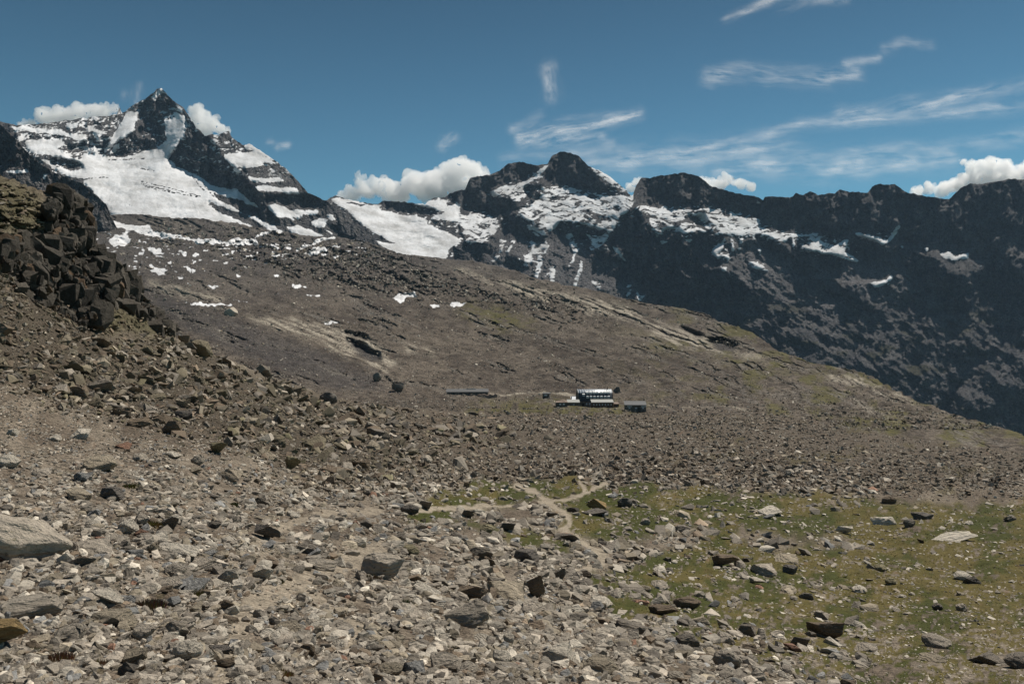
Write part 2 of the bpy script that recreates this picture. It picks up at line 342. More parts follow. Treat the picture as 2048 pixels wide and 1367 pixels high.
# ================================================================ HILLSIDE WITH THE HUT
MTOP = [(-250, 470), (100, 470), (200, 434), (250, 428), (300, 432), (330, 438), (400, 441), (460, 449), (520, 459), (560, 466), (600, 474), (640, 477), (680, 477), (720, 484), (760, 497), (790, 506), (840, 513), (900, 521), (980, 532), (1040, 547), (1100, 566), (1160, 581), (1200, 589), (1260, 601), (1300, 609), (1350, 618), (1400, 626), (1440, 646), (1500, 665), (1530, 684), (1560, 706), (1600, 718), (1650, 733), (1700, 742), (1730, 750), (1760, 765), (1800, 790), (1850, 811), (1900, 829), (1950, 844), (2000, 857), (2048, 871), (2350, 905)]
MB = [(-250, 780), (200, 720), (350, 760), (500, 800), (650, 845), (800, 850), (1000, 850), (1600, 852), (1700, 872), (1850, 893), (2048, 918), (2350, 940)]
mtop = line(MTOP, xs) + 1.6 * fbm(xs / 22, xs * 0, 4, 15) + .8 * facets(xs / 8, xs * 0 + .5, 19, 1)
cA = lambda s: crop(0, 150, 2.9257, P_(s)); cB = lambda s: crop(600, 250, 2.7307, P_(s)); cC = lambda s: crop(1300, 250, 2.738, P_(s)); cE = lambda s: crop(300, 400, 2.7343, P_(s))
MSNOW = cA('505,755 540,770 550,820 600,830 680,860 760,890 890,895 890,915 960,925 1040,935 1090,960 1180,970 1260,980 1330,985 1390,965 1500,970 1510,1005 1400,1010 1300,1005 1180,995 1080,975 980,960 880,945 800,930 700,900 640,900 540,905 535,870 640,885 560,850 520,840 510,790 | 1480,960 1500,945 1560,925 1650,922 1700,940 1600,935 1540,948 1500,968 | 1715,1045 1780,1005 1850,975 1900,962 1975,956 1960,968 1880,984 1800,1014 1750,1040 | 1790,1058 1850,1012 1900,1003 1860,1020 1940,1020 1890,1045 1840,1063 | 630,985 680,945 740,945 765,985 740,1005 660,1012 | 850,1020 940,1035 962,1062 900,1055 | 1038,1048 1098,1055 1090,1074 | 818,1032 848,1038 840,1052 | 860,1108 990,1152 970,1164 880,1128 | 860,1145 910,1145 985,1182 940,1184 | 1085,1130 1152,1150 1140,1167 1090,1150 | 1560,1010 1720,1020 1700,1032 1570,1022 | 1060,1224 1110,1224 1105,1234 | 1600,1180 1665,1178 1610,1192 | 1020,1185 1080,1195 1060,1205 | 1200,1240 1290,1248 1240,1256 | 1370,1170 1410,1190 1400,1200 | 1700,1240 1810,1250 1750,1262')
MSNOW += cE('165,558 240,572 270,566 300,574 450,572 455,582 300,586 240,584 | 440,548 540,562 530,570 450,556 | 1322,545 1360,528 1450,518 1462,540 1400,552 1375,568 1340,556 | 1520,580 1580,572 1590,588 1550,602 | 1640,560 1750,572 1700,584 1645,590 | 940,668 1040,672 1030,680 950,678 | 1060,676 1140,680 1120,686 | 650,424 730,418 700,430 | 800,412 825,412 820,422 | 760,480 865,488 800,494 | 845,522 940,530 930,538 860,534 | 650,526 720,510 700,524 | 360,470 400,480 300,476 | 480,425 500,430 490,436 | 1075,262 1105,266 1095,274 | 1160,330 1210,342 1190,346') + [[(1287, 876), (1300, 874), (1303, 881), (1291, 880)]]
SLAB = cE('500,650 700,650 900,680 1000,700 1100,720 1200,770 1300,830 1370,900 1290,960 1180,900 1050,850 950,790 800,730 640,690 | 1380,780 1480,800 1590,860 1520,860 1400,830 | 0,430 200,500 420,540 400,560 150,530 0,480') + cB('780,770 900,780 1000,830 1150,860 1300,900 1500,940 1700,980 1850,1040 2000,1100 1900,1110 1700,1060 1500,1010 1300,960 1100,900 900,830') + crop(1300, 550, 2.738, P_('0,250 150,300 300,350 420,420 600,440 640,480 380,430 200,390 0,340 | 950,560 1100,560 1300,640 1500,720 1400,720 1200,640 1000,590 | 1120,690 1370,810 1350,815 1100,710'))
MDARK = cE('1065,765 1110,760 1200,820 1260,850 1260,885 1210,890 1150,860 1110,820 | 1320,1000 1390,990 1380,1020 1340,1035 | 1010,720 1150,740 1270,790 1150,760') + crop(1300, 550, 2.738, P_('310,370 400,350 480,380 460,420 380,420 | 150,290 230,310 300,340 250,350'))
MGREEN = cB('850,1010 980,990 1150,1030 1300,1080 1200,1120 1000,1110 880,1060') + crop(1300, 550, 2.738, P_('330,430 600,480 900,520 1100,520 950,560 700,530 400,490 | 1550,860 1800,830 1950,860 1800,900 1600,900 | 0,360 150,380 260,430 100,420 | 1000,800 1400,850 1300,900 1000,860')) + P_('900,820 1100,800 1300,815 1250,840 1000,850')
CAIRN_BAND = P_('560,470 760,500 900,560 1100,600 1250,640 1150,640 950,610 800,590 600,560 480,520 260,470 480,470')
def mid_masks(X, Y):
    n = fbm(X / 70, Y / 26, 5, 170); n2 = fbm(X / 20, Y / 7, 4, 171); m = {}
    sn = mask(MSNOW, X, Y, .7, 5, 9, 180)
    fl = sstep(.235, .31, fbm(X / 20, Y / 4.2, 4, 175) + .15 * n) * sstep(620, 560, Y + X * .10) * sstep(470, 500, Y + (X < 300) * 20) * sstep(900, 700, X)
    m['snow'] = np.clip(np.maximum(sn, fl), 0, 1)
    m['slab'] = mask(SLAB, X, Y, 2, 14, 26, 182) * sstep(-.7, -.2, n2 + .12); m['dark'] = mask(MDARK, X, Y, 1.5, 5, 10, 184)
    m['green'] = np.clip(mask(MGREEN, X, Y, 4, 24, 40, 186) * sstep(-.25, .25, n2 + .1) + .9 * sstep(-.02, .3, n + .3 * n2) * sstep(1150, 1500, X), 0, 1)
    m['rough'] = mask(CAIRN_BAND, X, Y, 6, 24, 40, 188)
    return m
MMF = Field(-250, 2350, 400, 960, 2); _mm = mid_masks(MMF.X, MMF.Y)
def outcrop(X, Y): return sstep(.10, .32, fbm((X - Y * .4) / 110, (Y - X * .34) / 20, 4, 403) + .10 * sstep(1150, 1500, X) + .08 * sstep(600, 480, Y))
OUTC = outcrop
def mid_depth(X, Y):
    L = MID(X, Y)
    g = lambda k: MMF(X, Y, _mm[k])
    t = X * .42 + (Y - 640)                      # strike of the ledges, running down to the right
    led = ridged((X - Y * .4) / 160, (Y - X * .38) / 7, 3, 400)
    L = L + g('slab') * .012 * led + g('dark') * .06 + OUTC(X, Y) * (.016 * ridged((X - Y * .4) / 60, (Y - X * .34) / 11, 4, 402) + .012 * facets((X - Y * .4) / 22, (Y - X * .34) / 8, 405, 1.5)) + (.10 + g('rough')) * (.020 * facets(X / 13, Y / 7, 410, 1.5) + .010 * facets(X / 6, Y / 4, 420, 1.5)) + .012 * ridged((X + Y) / 130, (Y - X * .3) / 34, 3, 430)
    return np.exp(L)
V, Fc, X, Y = sheet(xs, mtop, line(MB, xs), 230, mid_depth, skirt=[(5, -3), (30, -20), (90, -70), (250, -220)], disp=lambda x, y, d: lift(x, y, d) - .5 * sstep(3, 0, 0 * d), warp=1.0)
m = {k: MMF(X, Y, a) for k, a in _mm.items()}; n = fbm(X / 150, Y / 50, 5, 160); n2 = fbm(X / 30, Y / 8, 4, 161)
c = lerp(C3(.058, .045, .035), C3(.132, .108, .084), sstep(-.38, .38, .6 * n + .6 * n2 + .45 * fbm((X - Y * .4) / 24, (Y - X * .34) / 3, 4, 164)))
c = lerp(c, C3(.082, .074, .070), sstep(700, 500, Y + X * .05) * .75)
c = lerp(c, C3(.060, .053, .050), mask(cE('0,480 180,560 420,640 700,740 900,820 1100,920 1250,980 1330,1060 1000,1050 600,900 200,720 0,560'), X, Y, 5, 10, 20, 190) * .75)
c = lerp(c, C3(.085, .076, .026), m['green'] * .95)
c = lerp(c, C3(.150, .132, .112), outcrop(X, Y) * sstep(-.3, .3, fbm((X - Y * .4) / 40, (Y - X * .34) / 4, 4, 168)) * .8)
c = lerp(c, C3(.330, .290, .230), m['slab'] * sstep(-.22, .18, fbm((X - Y * .4) / 60, (Y - X * .38) / 4.5, 4, 163)))
c = lerp(c, C3(.060, .054, .050), m['dark'])  # shade of the hollows painted into the albedo
tr = seg_dist(X, Y + 1.2 * fbm(X / 20, Y / 20, 2, 165), [(980, 792), (1010, 795), (1050, 790), (1085, 788), (1110, 790), (1150, 795)])
tr = np.minimum(tr, seg_dist(X, Y, [(1290, 815), (1350, 820), (1420, 817), (1500, 822)]) + .9)
tr = np.minimum(tr, 1.2 + seg_dist(X, Y, [(700, 770), (780, 766), (850, 768), (900, 776)]) + .8)
pm = sstep(1.9, .7, tr) * sstep(-.5, .0, fbm(X / 30, Y / 8, 3, 167))
c = lerp(c, C3(.30, .265, .21), pm)
at = {'albedo': c.reshape(-1, 3), 'snow': m['snow'].ravel(), 'stony': (1 - .5 * m['green'] - .6 * pm * (m['green'] < 2)).ravel().clip(.1, 1)}
fm = lambda A: face_mean(A, X.shape)
cls = np.where(fm(m['snow']) > .5, 1, np.where(fm(pm) > .5, 2, 0))
split_obj(V, Fc, cls, {0: 'hillside', 1: 'snow_patches', 2: 'track'}, land_material('hillside', 1.7, .9, 1.1), at,
          {0: 'brown boulder-strewn hillside rising behind the hut', 1: 'leftover snow patches lying on the brown hillside', 2: 'thin pale track running level with the hut'})
# ================================================================ MOUNTAINS
PSNOW = cA('935,80 960,90 945,120 905,142 880,135 905,105 | 740,215 800,215 800,265 780,330 735,355 690,390 650,420 620,455 608,445 640,395 675,340 695,300 725,250 | 803,170 815,170 813,220 800,215 | 960,265 1000,262 1050,230 1075,240 1090,290 1080,350 1040,400 1020,440 985,480 960,500 930,490 900,460 900,440 950,400 978,380 965,330 | 1022,162 1042,175 1085,222 1072,228 1035,192 | 975,228 1045,213 1050,230 985,242 | 60,300 180,300 260,320 360,320 400,345 500,350 500,382 440,382 400,362 300,347 190,330 90,320 | 140,385 250,375 370,385 380,410 330,430 390,460 470,505 482,522 400,492 330,480 270,468 190,455 160,420 | 500,315 560,310 652,345 625,352 560,337 510,330 | 380,300 470,268 450,310 400,315 | 230,488 250,486 310,522 350,538 440,565 490,545 470,500 485,455 540,465 600,462 640,480 720,480 800,462 880,440 930,425 960,430 1000,470 970,490 1010,520 1060,545 1120,575 1190,600 1230,640 1290,660 1350,670 1390,665 1412,735 1340,715 1290,700 1240,690 1280,730 1340,760 1400,790 1432,815 1380,802 1290,770 1230,745 1195,735 1260,790 1330,820 1400,850 1495,888 1420,910 1000,900 665,860 640,790 600,740 560,690 500,640 485,612 420,600 370,580 330,552 260,510 | 1300,650 1420,700 1500,760 1530,790 1440,750 1330,690')
PSNOW += cA('1420,408 1480,403 1560,450 1640,500 1665,518 1600,490 1500,450 1440,425 | 1310,470 1380,450 1500,455 1600,500 1590,520 1520,510 1540,530 1490,540 1440,545 1350,530 1320,500 | 1360,545 1400,543 1412,572 1370,560 | 1440,580 1490,600 1650,598 1662,622 1560,628 1470,622 | 1488,650 1550,638 1620,660 1742,658 1752,698 1680,692 1600,682 1520,677 | 1558,753 1640,760 1700,790 1862,788 1852,817 1780,815 1745,842 1705,822 1730,868 1680,830 1640,837 1590,800 | 1672,885 1750,880 1810,905 1880,930 1920,958 1790,957 1740,942 1700,917 | 1825,860 1880,838 1918,840 1910,872 1860,892 1835,882 | 1913,815 1945,813 1967,852 1930,852 | 1430,820 1500,830 1550,860 1620,890 1665,923 1590,912 1530,877 | 1870,860 1885,870 1960,950 1950,955')
PDARK = cA('650,400 740,358 800,330 850,285 870,380 925,400 880,440 800,460 700,480 620,480 610,462 | 800,190 870,132 940,78 1000,130 1030,185 960,262 950,395 880,370 840,260 | 1090,200 1150,320 1250,400 1300,480 1400,570 1500,680 1560,760 1640,885 1500,820 1400,760 1400,680 1300,658 1180,592 1050,540 980,482 1040,420 1085,350 | 1520,705 1700,700 1850,705 1900,762 1780,780 1560,750 | 1900,850 1990,900 2010,950 1940,900 | 500,380 620,360 640,420 600,460 500,450 380,430 | 270,475 470,510 490,545 380,555 300,520 | 560,500 640,480 740,480 640,490')
BSNOW = cB('165,405 220,410 270,430 340,445 430,432 440,460 500,480 600,490 680,510 700,540 760,570 820,590 860,612 880,642 830,662 812,690 800,740 700,760 590,730 520,700 440,675 420,635 470,640 530,652 450,612 380,572 330,542 290,502 250,462 200,432 | 620,418 700,408 800,412 800,438 880,430 870,470 900,492 980,482 1060,502 1097,522 1080,572 1030,612 1000,642 940,652 900,642 930,602 880,592 850,562 770,542 760,512 700,522 740,492 660,472 760,482 800,480 740,460 680,445 630,430 | 1035,370 1110,330 1180,330 1260,290 1320,232 1355,218 1340,245 1300,292 1240,317 1210,352 1240,382 1170,422 1150,392 1120,370 1060,397 | 1318,333 1400,338 1490,343 1600,375 1700,388 1825,383 1810,440 1790,472 1740,502 1720,562 1690,582 1640,577 1570,547 1480,522 1420,520 1400,562 1350,572 1330,542 1250,522 1200,502 1180,492 1220,442 1270,432 1310,402 | 1578,213 1640,238 1740,308 1825,372 1800,374 1700,322 1620,272 | 1240,540 1330,550 1340,610 1290,600 1250,570 | 1098,630 1122,630 1100,700 1050,762 1038,752 1090,690 | 1160,630 1177,640 1132,702 1123,697 | 1250,620 1300,652 1330,652 1342,620 1362,660 1332,722 1312,792 1290,855 1282,842 1298,770 1298,692 1260,752 1220,772 1228,722 1270,682 | 1365,770 1397,753 1392,850 1368,857 1358,812 | 1450,600 1480,590 1522,682 1482,772 1463,782 1498,702 | 1537,733 1547,760 1532,812 1500,892 1488,882 1518,802 | 1635,858 1642,912 1598,848 | 1788,878 1812,858 1802,932 1778,962 | 1828,888 1860,930 1893,928 1850,962 | 1558,590 1600,602 1640,612 1705,568 1662,642 1578,702 1598,642 | 1815,452 1870,438 1960,458 2060,463 2060,502 1960,482 1880,472 | 140,400 200,395 350,420 340,432 220,412 | 1700,640 1760,700 1790,760 1720,690')
BSNOW += cC('0,463 60,443 120,463 250,468 300,453 370,463 440,478 520,508 592,516 600,550 680,580 760,590 830,600 925,598 910,614 820,607 760,612 740,634 690,634 640,612 600,592 540,602 510,612 480,602 430,612 420,592 360,592 310,562 260,502 190,492 190,522 110,532 60,502 0,492 | 0,508 30,513 90,528 150,558 210,528 250,558 325,580 200,592 130,577 80,572 40,615 8,572 | 48,628 92,638 70,658 | 193,628 237,623 210,648 | 398,618 418,618 402,680 377,700 442,720 442,742 370,724 333,702 343,680 | 438,613 455,618 460,692 448,692 | 495,618 512,623 497,692 485,702 | 588,678 607,673 600,724 | 778,608 797,608 797,682 783,682 | 860,620 920,608 960,650 1010,660 1087,616 1082,660 1062,690 1145,748 1060,732 960,702 880,687 815,692 838,650 880,660 | 1118,600 1160,588 1230,610 1300,630 1340,572 1372,543 1352,590 1312,642 1270,662 1220,632 1140,607 | 1368,658 1397,663 1380,678 | 1498,680 1532,663 1520,687 | 1578,700 1640,698 1680,720 1747,698 1747,732 1680,737 1620,732 | 1793,768 1822,768 1810,782 | 1198,863 1240,860 1300,840 1327,818 1332,842 1280,872 1230,892 | 528,738 600,758 662,797 560,782 | 388,768 427,773 420,797 400,792 | 570,410 600,420 598,434 | 815,395 828,398 822,412 | 660,860 700,858 680,868')
BROCKS = cB('430,418 520,425 640,445 780,480 760,490 640,490 560,478 470,460 | 760,515 860,530 900,570 860,600 800,575 | 1350,380 1470,393 1450,410 1370,407 | 1255,460 1335,468 1290,492 | 1560,470 1690,500 1700,528 1600,512 | 1550,360 1640,395 1600,400 | 680,515 730,520 720,535')
BDARK = cB('1370,200 1390,150 1440,138 1520,152 1560,210 1600,280 1640,320 1720,365 1600,370 1480,340 1330,330 1340,270 | 1050,260 1130,210 1220,200 1310,235 1270,282 1180,302 1080,302 | 920,310 980,270 1050,290 1070,330 1040,372 1100,400 1165,420 1165,470 1080,500 980,480 870,470 895,400 | 800,385 910,348 905,400 865,432 800,422 | 440,420 560,423 770,472 700,478 560,472 440,452 | 1230,330 1335,330 1312,402 1240,422 | 1105,505 1200,492 1265,535 1345,602 1300,652 1180,602 1085,592 | 1420,528 1560,545 1700,592 1640,612 1560,642 1440,602 1380,582 | 900,650 1040,640 1040,702 1000,762 900,742 830,732 | 1085,765 1150,718 1245,770 1212,805 1110,782 | 1600,740 1680,660 1770,480 1850,470 1960,620 2040,900 2100,1010 1900,1010 1860,880 1760,820 1640,850 1590,800')
BDARK += cC('-10,300 40,275 200,250 260,275 400,350 560,390 615,395 740,385 880,355 1040,345 1190,360 1240,320 1360,320 1450,385 1640,395 1760,310 1960,280 2300,280 2300,760 1900,770 1850,740 1740,690 1600,680 1500,655 1400,650 1300,615 1240,585 1100,590 1080,612 1000,655 930,590 780,575 620,535 560,495 400,455 240,455 60,435 -10,445 | -20,620 100,560 160,560 200,600 350,600 420,640 330,690 250,740 300,800 440,800 540,900 500,990 330,1010 150,1000 0,980 | 580,610 700,640 780,722 860,690 1060,740 1050,790 880,815 800,760 700,700 600,660 | 1090,610 1200,620 1290,680 1400,655 1340,722 1240,790 1150,742 1090,700 | 1440,700 1560,740 1620,800 1720,880 1640,942 1500,922 1440,860 | 1780,820 1880,770 2010,765 2060,850 2060,950 1920,1000 1800,900 | 910,860 980,860 1080,900 1060,962 960,922 | 200,480 300,490 330,560 250,545 | 1590,1000 1700,960 1760,1020 1650,1060')
BTAL = cC('440,630 580,640 640,700 760,770 800,830 760,870 640,830 520,750 440,720 | 330,790 450,790 700,870 900,950 1080,960 1150,1000 1000,1040 800,980 600,900 480,860 | 880,820 1100,760 1300,760 1420,800 1440,900 1380,960 1180,960 1100,880 980,850 | 1450,680 1800,740 1880,800 1760,850 1640,780 1500,720 | 1640,960 1850,880 1930,960 1880,1020 1700,1040 | 1980,300 2300,300 2300,700 2020,640 1900,520 | 1000,1060 1300,1080 1500,1130 1300,1160 1000,1120')
TALUS = cB('1040,700 1180,620 1260,640 1420,640 1560,660 1600,740 1640,850 1780,850 1900,960 1900,1010 1600,950 1300,870 1080,790') + BTAL[:3]
BLIT = cC('1640,420 1700,520 1560,700 1500,640 | 2060,420 2000,600 1900,700 2000,720 | 1180,380 1290,500 1240,560 | 1440,430 1500,500 1480,620 1420,560')
def mountain_depth(f, snow, dark, lit, d0, seed, px_scale, gxb=0.0, snow_tan=.62, rock_tan=.80, rib=0.0):
    """Distance built up from the slope each part of the face has: cliffs steep and turned from the sun, snow and talus gentle."""
    X, Y = f.X, f.Y; E = (HY - Y) / F
    n = fbm(X / 34, Y / 30, 5, seed); dk = np.clip(blur(dark, 1.2) * (1 - .8 * lit), 0, 1); sn = blur(snow, 1.5)
    tan = rock_tan + .35 * n; tan = tan * (1 - sn) + snow_tan * sn; tan = tan * (1 - dk) + (2.9 + 1.2 * n) * dk
    gy = -(1 / F) / np.maximum(tan - E, .22) * f.st
    gx = (gxb + (-.00055) * dk + .00030 * (1 - dk) * (1 - sn)) * f.st
    L = integrate(gx + 0 * gy, gy, .45, 1.0)
    k = (1 - .88 * sn)
    rock = (.010 * ridged(X / 70 + .5 * n, Y / 120, 3, seed + 3) * (.5 + .5 * dk) + .0045 * facets(X / 26, Y / 34, seed + 5, 1.6) + .0026 * facets(X / 10, Y / 14, seed + 9, 1.6) + .0011 * facets(X / 4.5, Y / 6, seed + 12, 1.6) + .0013 * ridged(X / 9, Y / 22, 3, seed + 15)) * (.7 + .4 * dk)
    gul = k * (.0072 * (.6 + .5 * dk)) * ridged((X + 10 * n) / 24, (Y + 8 * n) / 85, 4, seed + 50, .6)
    f.A = gul + L - L.mean() + math.log(d0) + rock * k * px_scale + rib * k * (.0080 * ridged((X * .55 + Y * .85) / 70, (Y * .62 - X * .5) / 20, 5, seed + 40, .62) + .030 * ridged(X / 210 + .4 * fbm(X / 90, Y / 90, 3, seed + 66), Y / 230 + 3.3, 3, seed + 70, .45) + .0022 * facets((X * .55 + Y * .85) / 16, (Y * .62 - X * .5) / 6, seed + 60, 1.6)) + (.0062 * fbm(X / 60, Y / 22, 5, seed + 30) + .0024 * ridged((X + Y * .5) / 30, (Y + X * .2) / 9, 4, seed + 33)) * sn * sstep(-.3, .3, fbm(X / 80, Y / 40, 2, seed + 35))
    return f
def strata(X, Y, s):
    w = 14 * fbm(X / 40, Y / 40, 3, s + 7); return fbm((X + w) / 24 + Y / 50, (Y + w + .22 * np.maximum(X - 330, 0)) / 6.0, 5, s, .6)
def build_mountain(parts, f, top, bot, x0, x1, nrow, snowF, rockF, mat, back, seed):
    xx = np.arange(x0, x1, 2.0); tp = line(top, xx) + 2.6 * fbm(xx / 14, xx * 0, 4, seed) + 1.6 * facets(xx / 7, xx * 0 + .5, seed + 1, 1)
    V, Fc, X, Y = sheet(xx, tp, line(bot, xx), nrow, lambda a, b: np.exp(f(a, b)), skirt=back)
    sn = snowF(X, Y); c = rockF(X, Y)
    at = {'albedo': c.reshape(-1, 3), 'snow': sn.ravel(), 'stony': np.ones(X.size)}
    fmn = face_mean(sn, X.shape)
    split_obj(V, Fc, np.where(fmn > .5, 1, 0), {0: parts[0], 1: parts[1]}, mat, at, {0: parts[2], 1: parts[3]})
BACK = [(60, -20), (200, -160), (500, -600), (900, -1300)]
# ---- snow of each layer
def psnow(X, Y):
    m = mask(PSNOW, X, Y, 1.6, 6, 14, 500); m = sstep(.38, .56, m + .34 * fbm(X / 7, Y / 4, 4, 501) + .20 * fbm(X / 3, Y / 3, 2, 502))
    st = strata(X, Y, 505); zone = sstep(470, 250, Y) * sstep(40, 120, X + 60)
    sp = sstep(.14, .24, st * .8 + .45 * fbm(X / 6, Y / 4, 4, 504) + .25 * fbm(X / 60, Y / 40, 3, 506) + .14 * (X < 240) + .13 * (X > 470)) * zone
    gl = sstep(500, 470, Y)
    m = np.maximum(m, sp * gl * .95)
    for p in ('815,618 900,640 1000,663 1100,690 1180,712', '820,630 900,655 980,672 1080,700 1150,712', '850,650 940,675 1040,692', '1180,600 1200,650 1250,710', '740,752 800,770 812,782', '1120,580 1160,640 1220,700', '495,610 560,600 640,597', '640,497 760,492 850,488', '820,545 900,560', '1220,760 1290,790'):
        m = m - .85 * sstep(2.1, .5, seg_dist(X + 1.5 * fbm(X / 9, Y / 9, 3, 507), Y + 1.2 * fbm(X / 7, Y / 7, 3, 508), cA(p)[0])) * sstep(-.3, .2, fbm(X / 6, Y / 3, 2, 509))
    return np.clip(m, 0, 1)
def bsnow(X, Y):
    m = mask(BSNOW, X, Y, 1.0, 5, 14, 520); m = sstep(.30, .48, m + .30 * fbm(X / 8, Y / 4, 4, 521) + .18 * fbm(X / 3, Y / 3, 2, 523)); m = m * (1 - mask(BROCKS, X, Y, .8, 4, 10, 522))
    st = strata(X, Y + X * -.25, 525); col = sstep(880, 960, X) * sstep(2200, 1300, X)
    m = m * (1 - col * sstep(.05, .15, st + .22 * fbm(X / 12, Y / 5, 3, 527)) * .9)
    near = blur(m, 9) * 3.5
    sp = sstep(.30, .42, fbm(X / 9, Y / 5, 4, 528) + .12 * np.clip(near, 0, 1)) * np.clip(near, 0, 1)
    return np.clip(np.maximum(m, sp), 0, 1)
def rockcol(a, b, g, seed, tal=()):
    def fn(X, Y):
        n = fbm(X / 40, Y / 18, 5, seed); c = lerp(C3(*a), C3(*b), sstep(-.4, .4, n + .5 * fbm(X / 8, Y / 40, 4, seed + 7)))
        if tal: c = lerp(c, C3(.150, .140, .140), mask(tal, X, Y, 4, 12, 24, 537) * .75)
        return lerp(c, C3(*g), sstep(.05, .4, fbm(X / 60, Y / 25, 4, seed + 3)) * sstep(520, 680, Y))
    return fn
mmat = land_material('mountain rock and snow', 8.0, 9.0, .95)
# ---- snowy col, central massif and the dark range on the right
fB = Field(560, 2350, 280, 930, 2)
bd = mask(BDARK, fB.X, fB.Y, .8, 7, 20, 530); bl = mask(BLIT, fB.X, fB.Y, 4, 9, 20, 532)
low = sstep(540, 620, fB.Y + 0 * fB.X) * sstep(1350, 1500, fB.X)
lit2 = mask(BTAL, fB.X, fB.Y, 5, 12, 24, 536); bd = np.maximum(bd, (1 - .9 * lit2) * low * sstep(-.12, .05, fbm((fB.X * .8 + fB.Y * .6) / 80, (fB.Y * .85 - fB.X * .5) / 22, 6, 534)) * .6)
mountain_depth(fB, bsnow(fB.X, fB.Y) * (1 - bd), bd, bl, 3900, 540, 1.6, .00005, .62, .80, rib=sstep(440, 560, fB.Y + 0 * fB.X) * sstep(1150, 1400, fB.X))
BTOP = [(560, 470), (640, 400), (655, 399), (670, 391), (700, 400), (730, 405), (757, 408), (765, 402), (800, 403), (850, 408), (868, 395), (890, 395), (900, 386), (930, 378), (940, 357), (955, 352), (980, 350), (1000, 340), (1015, 328), (1040, 323), (1075, 331), (1095, 328), (1103, 312), (1118, 304), (1140, 305), (1158, 313), (1175, 330), (1215, 350), (1240, 370), (1265, 393), (1272, 371), (1283, 355), (1300, 356), (1315, 351), (1330, 350), (1368, 345), (1395, 351), (1420, 370), (1440, 378), (1480, 388), (1515, 394), (1526, 401), (1530, 393), (1585, 394), (1592, 386), (1605, 390), (1620, 382), (1635, 389), (1670, 386), (1680, 378), (1700, 384), (1735, 385), (1745, 372), (1760, 368), (1790, 369), (1815, 385), (1840, 390), (1898, 398), (1920, 378), (1940, 366), (1965, 368), (2010, 360), (2020, 357), (2048, 360), (2200, 350), (2350, 380)]
BBOT = [(560, 520), (800, 560), (1000, 590), (1300, 650), (1500, 720), (1700, 800), (1900, 880), (2048, 920), (2350, 928)]
build_mountain(('mountain_range', 'snowfield', 'dark rocky mountain range with a blunt summit across the valley', 'snowfield of the saddle and snow strips under the blunt summit'),
               fB, BTOP, BBOT, 562, 2346, 300, bsnow, rockcol((.056, .054, .058), (.112, .104, .102), (.050, .047, .028), 550, TALUS), mmat, BACK, 560)
# ---- pyramid peak with its glacier
fP = Field(-250, 900, 150, 560, 2)
pd = mask(PDARK, fP.X, fP.Y, .8, 6, 18, 600)
mountain_depth(fP, mask(PSNOW, fP.X, fP.Y, 1, 4, 12, 500) * (1 - pd), pd, 0 * pd, 3300, 620, 1.55, .0001, .66, .95)
PTOP = [(-250, 300), (-100, 262), (0, 243), (30, 250), (60, 249), (100, 246), (140, 240), (180, 235), (225, 230), (235, 228), (237, 217), (240, 217), (243, 227), (252, 222), (262, 212), (290, 198), (308, 184), (314, 177), (322, 176), (332, 186), (345, 200), (366, 214), (378, 232), (392, 254), (410, 271), (425, 268), (437, 270), (448, 264), (458, 263), (463, 274), (475, 282), (485, 290), (500, 288), (520, 300), (545, 318), (575, 340), (598, 364), (615, 385), (640, 396), (665, 408), (695, 436), (730, 468), (765, 492), (800, 512), (900, 545)]
PBOT = [(-250, 540), (900, 556)]
build_mountain(('mountain_peak', 'glacier', 'steep pyramid shaped rock peak streaked with snow', 'white glacier spread below the pyramid peak with snow filled couloirs'),
               fP, PTOP, PBOT, -246, 880, 230, psnow, rockcol((.070, .068, .072), (.130, .122, .118), (.09, .08, .06), 650), mmat, BACK, 660)
# ---- dark spur in front of the glacier on the left
STOP = [(-250, 190), (-60, 236), (0, 248), (25, 270), (52, 302), (85, 330), (118, 350), (150, 362), (166, 368), (188, 388), (212, 408), (222, 430), (240, 470)]
fS = Field(-250, 260, 200, 560, 2)
sd = mask(cA('-400,260 0,290 100,370 180,450 260,500 370,580 490,640 640,790 660,820 500,700 300,620 100,540 -400,520'), fS.X, fS.Y, 2, 8, 20, 700)
mountain_depth(fS, 0 * sd, sd * .8, 0 * sd, 1900, 720, 1.6, 0, .6, 1.0)
ssn = lambda X, Y: np.maximum(mask(cA('30,562 160,552 168,572 60,577 | 258,580 285,570 265,612 250,602 | 380,650 395,648 388,672 | 220,630 245,625 240,638'), X, Y, .8, 4, 9, 705), .9 * sstep(.42, .5, strata(X, Y, 707)) * (X < 60))
build_mountain(('mountain_spur', 'spur_snow', 'dark rocky spur in front of the glacier on the left', 'small snow streaks on the dark spur'),
               fS, STOP, [(-250, 520), (260, 520)], -246, 236, 170, ssn, rockcol((.060, .058, .060), (.115, .108, .104), (.06, .06, .04), 740), mmat, [(40, -20), (150, -160), (300, -400)], 760)
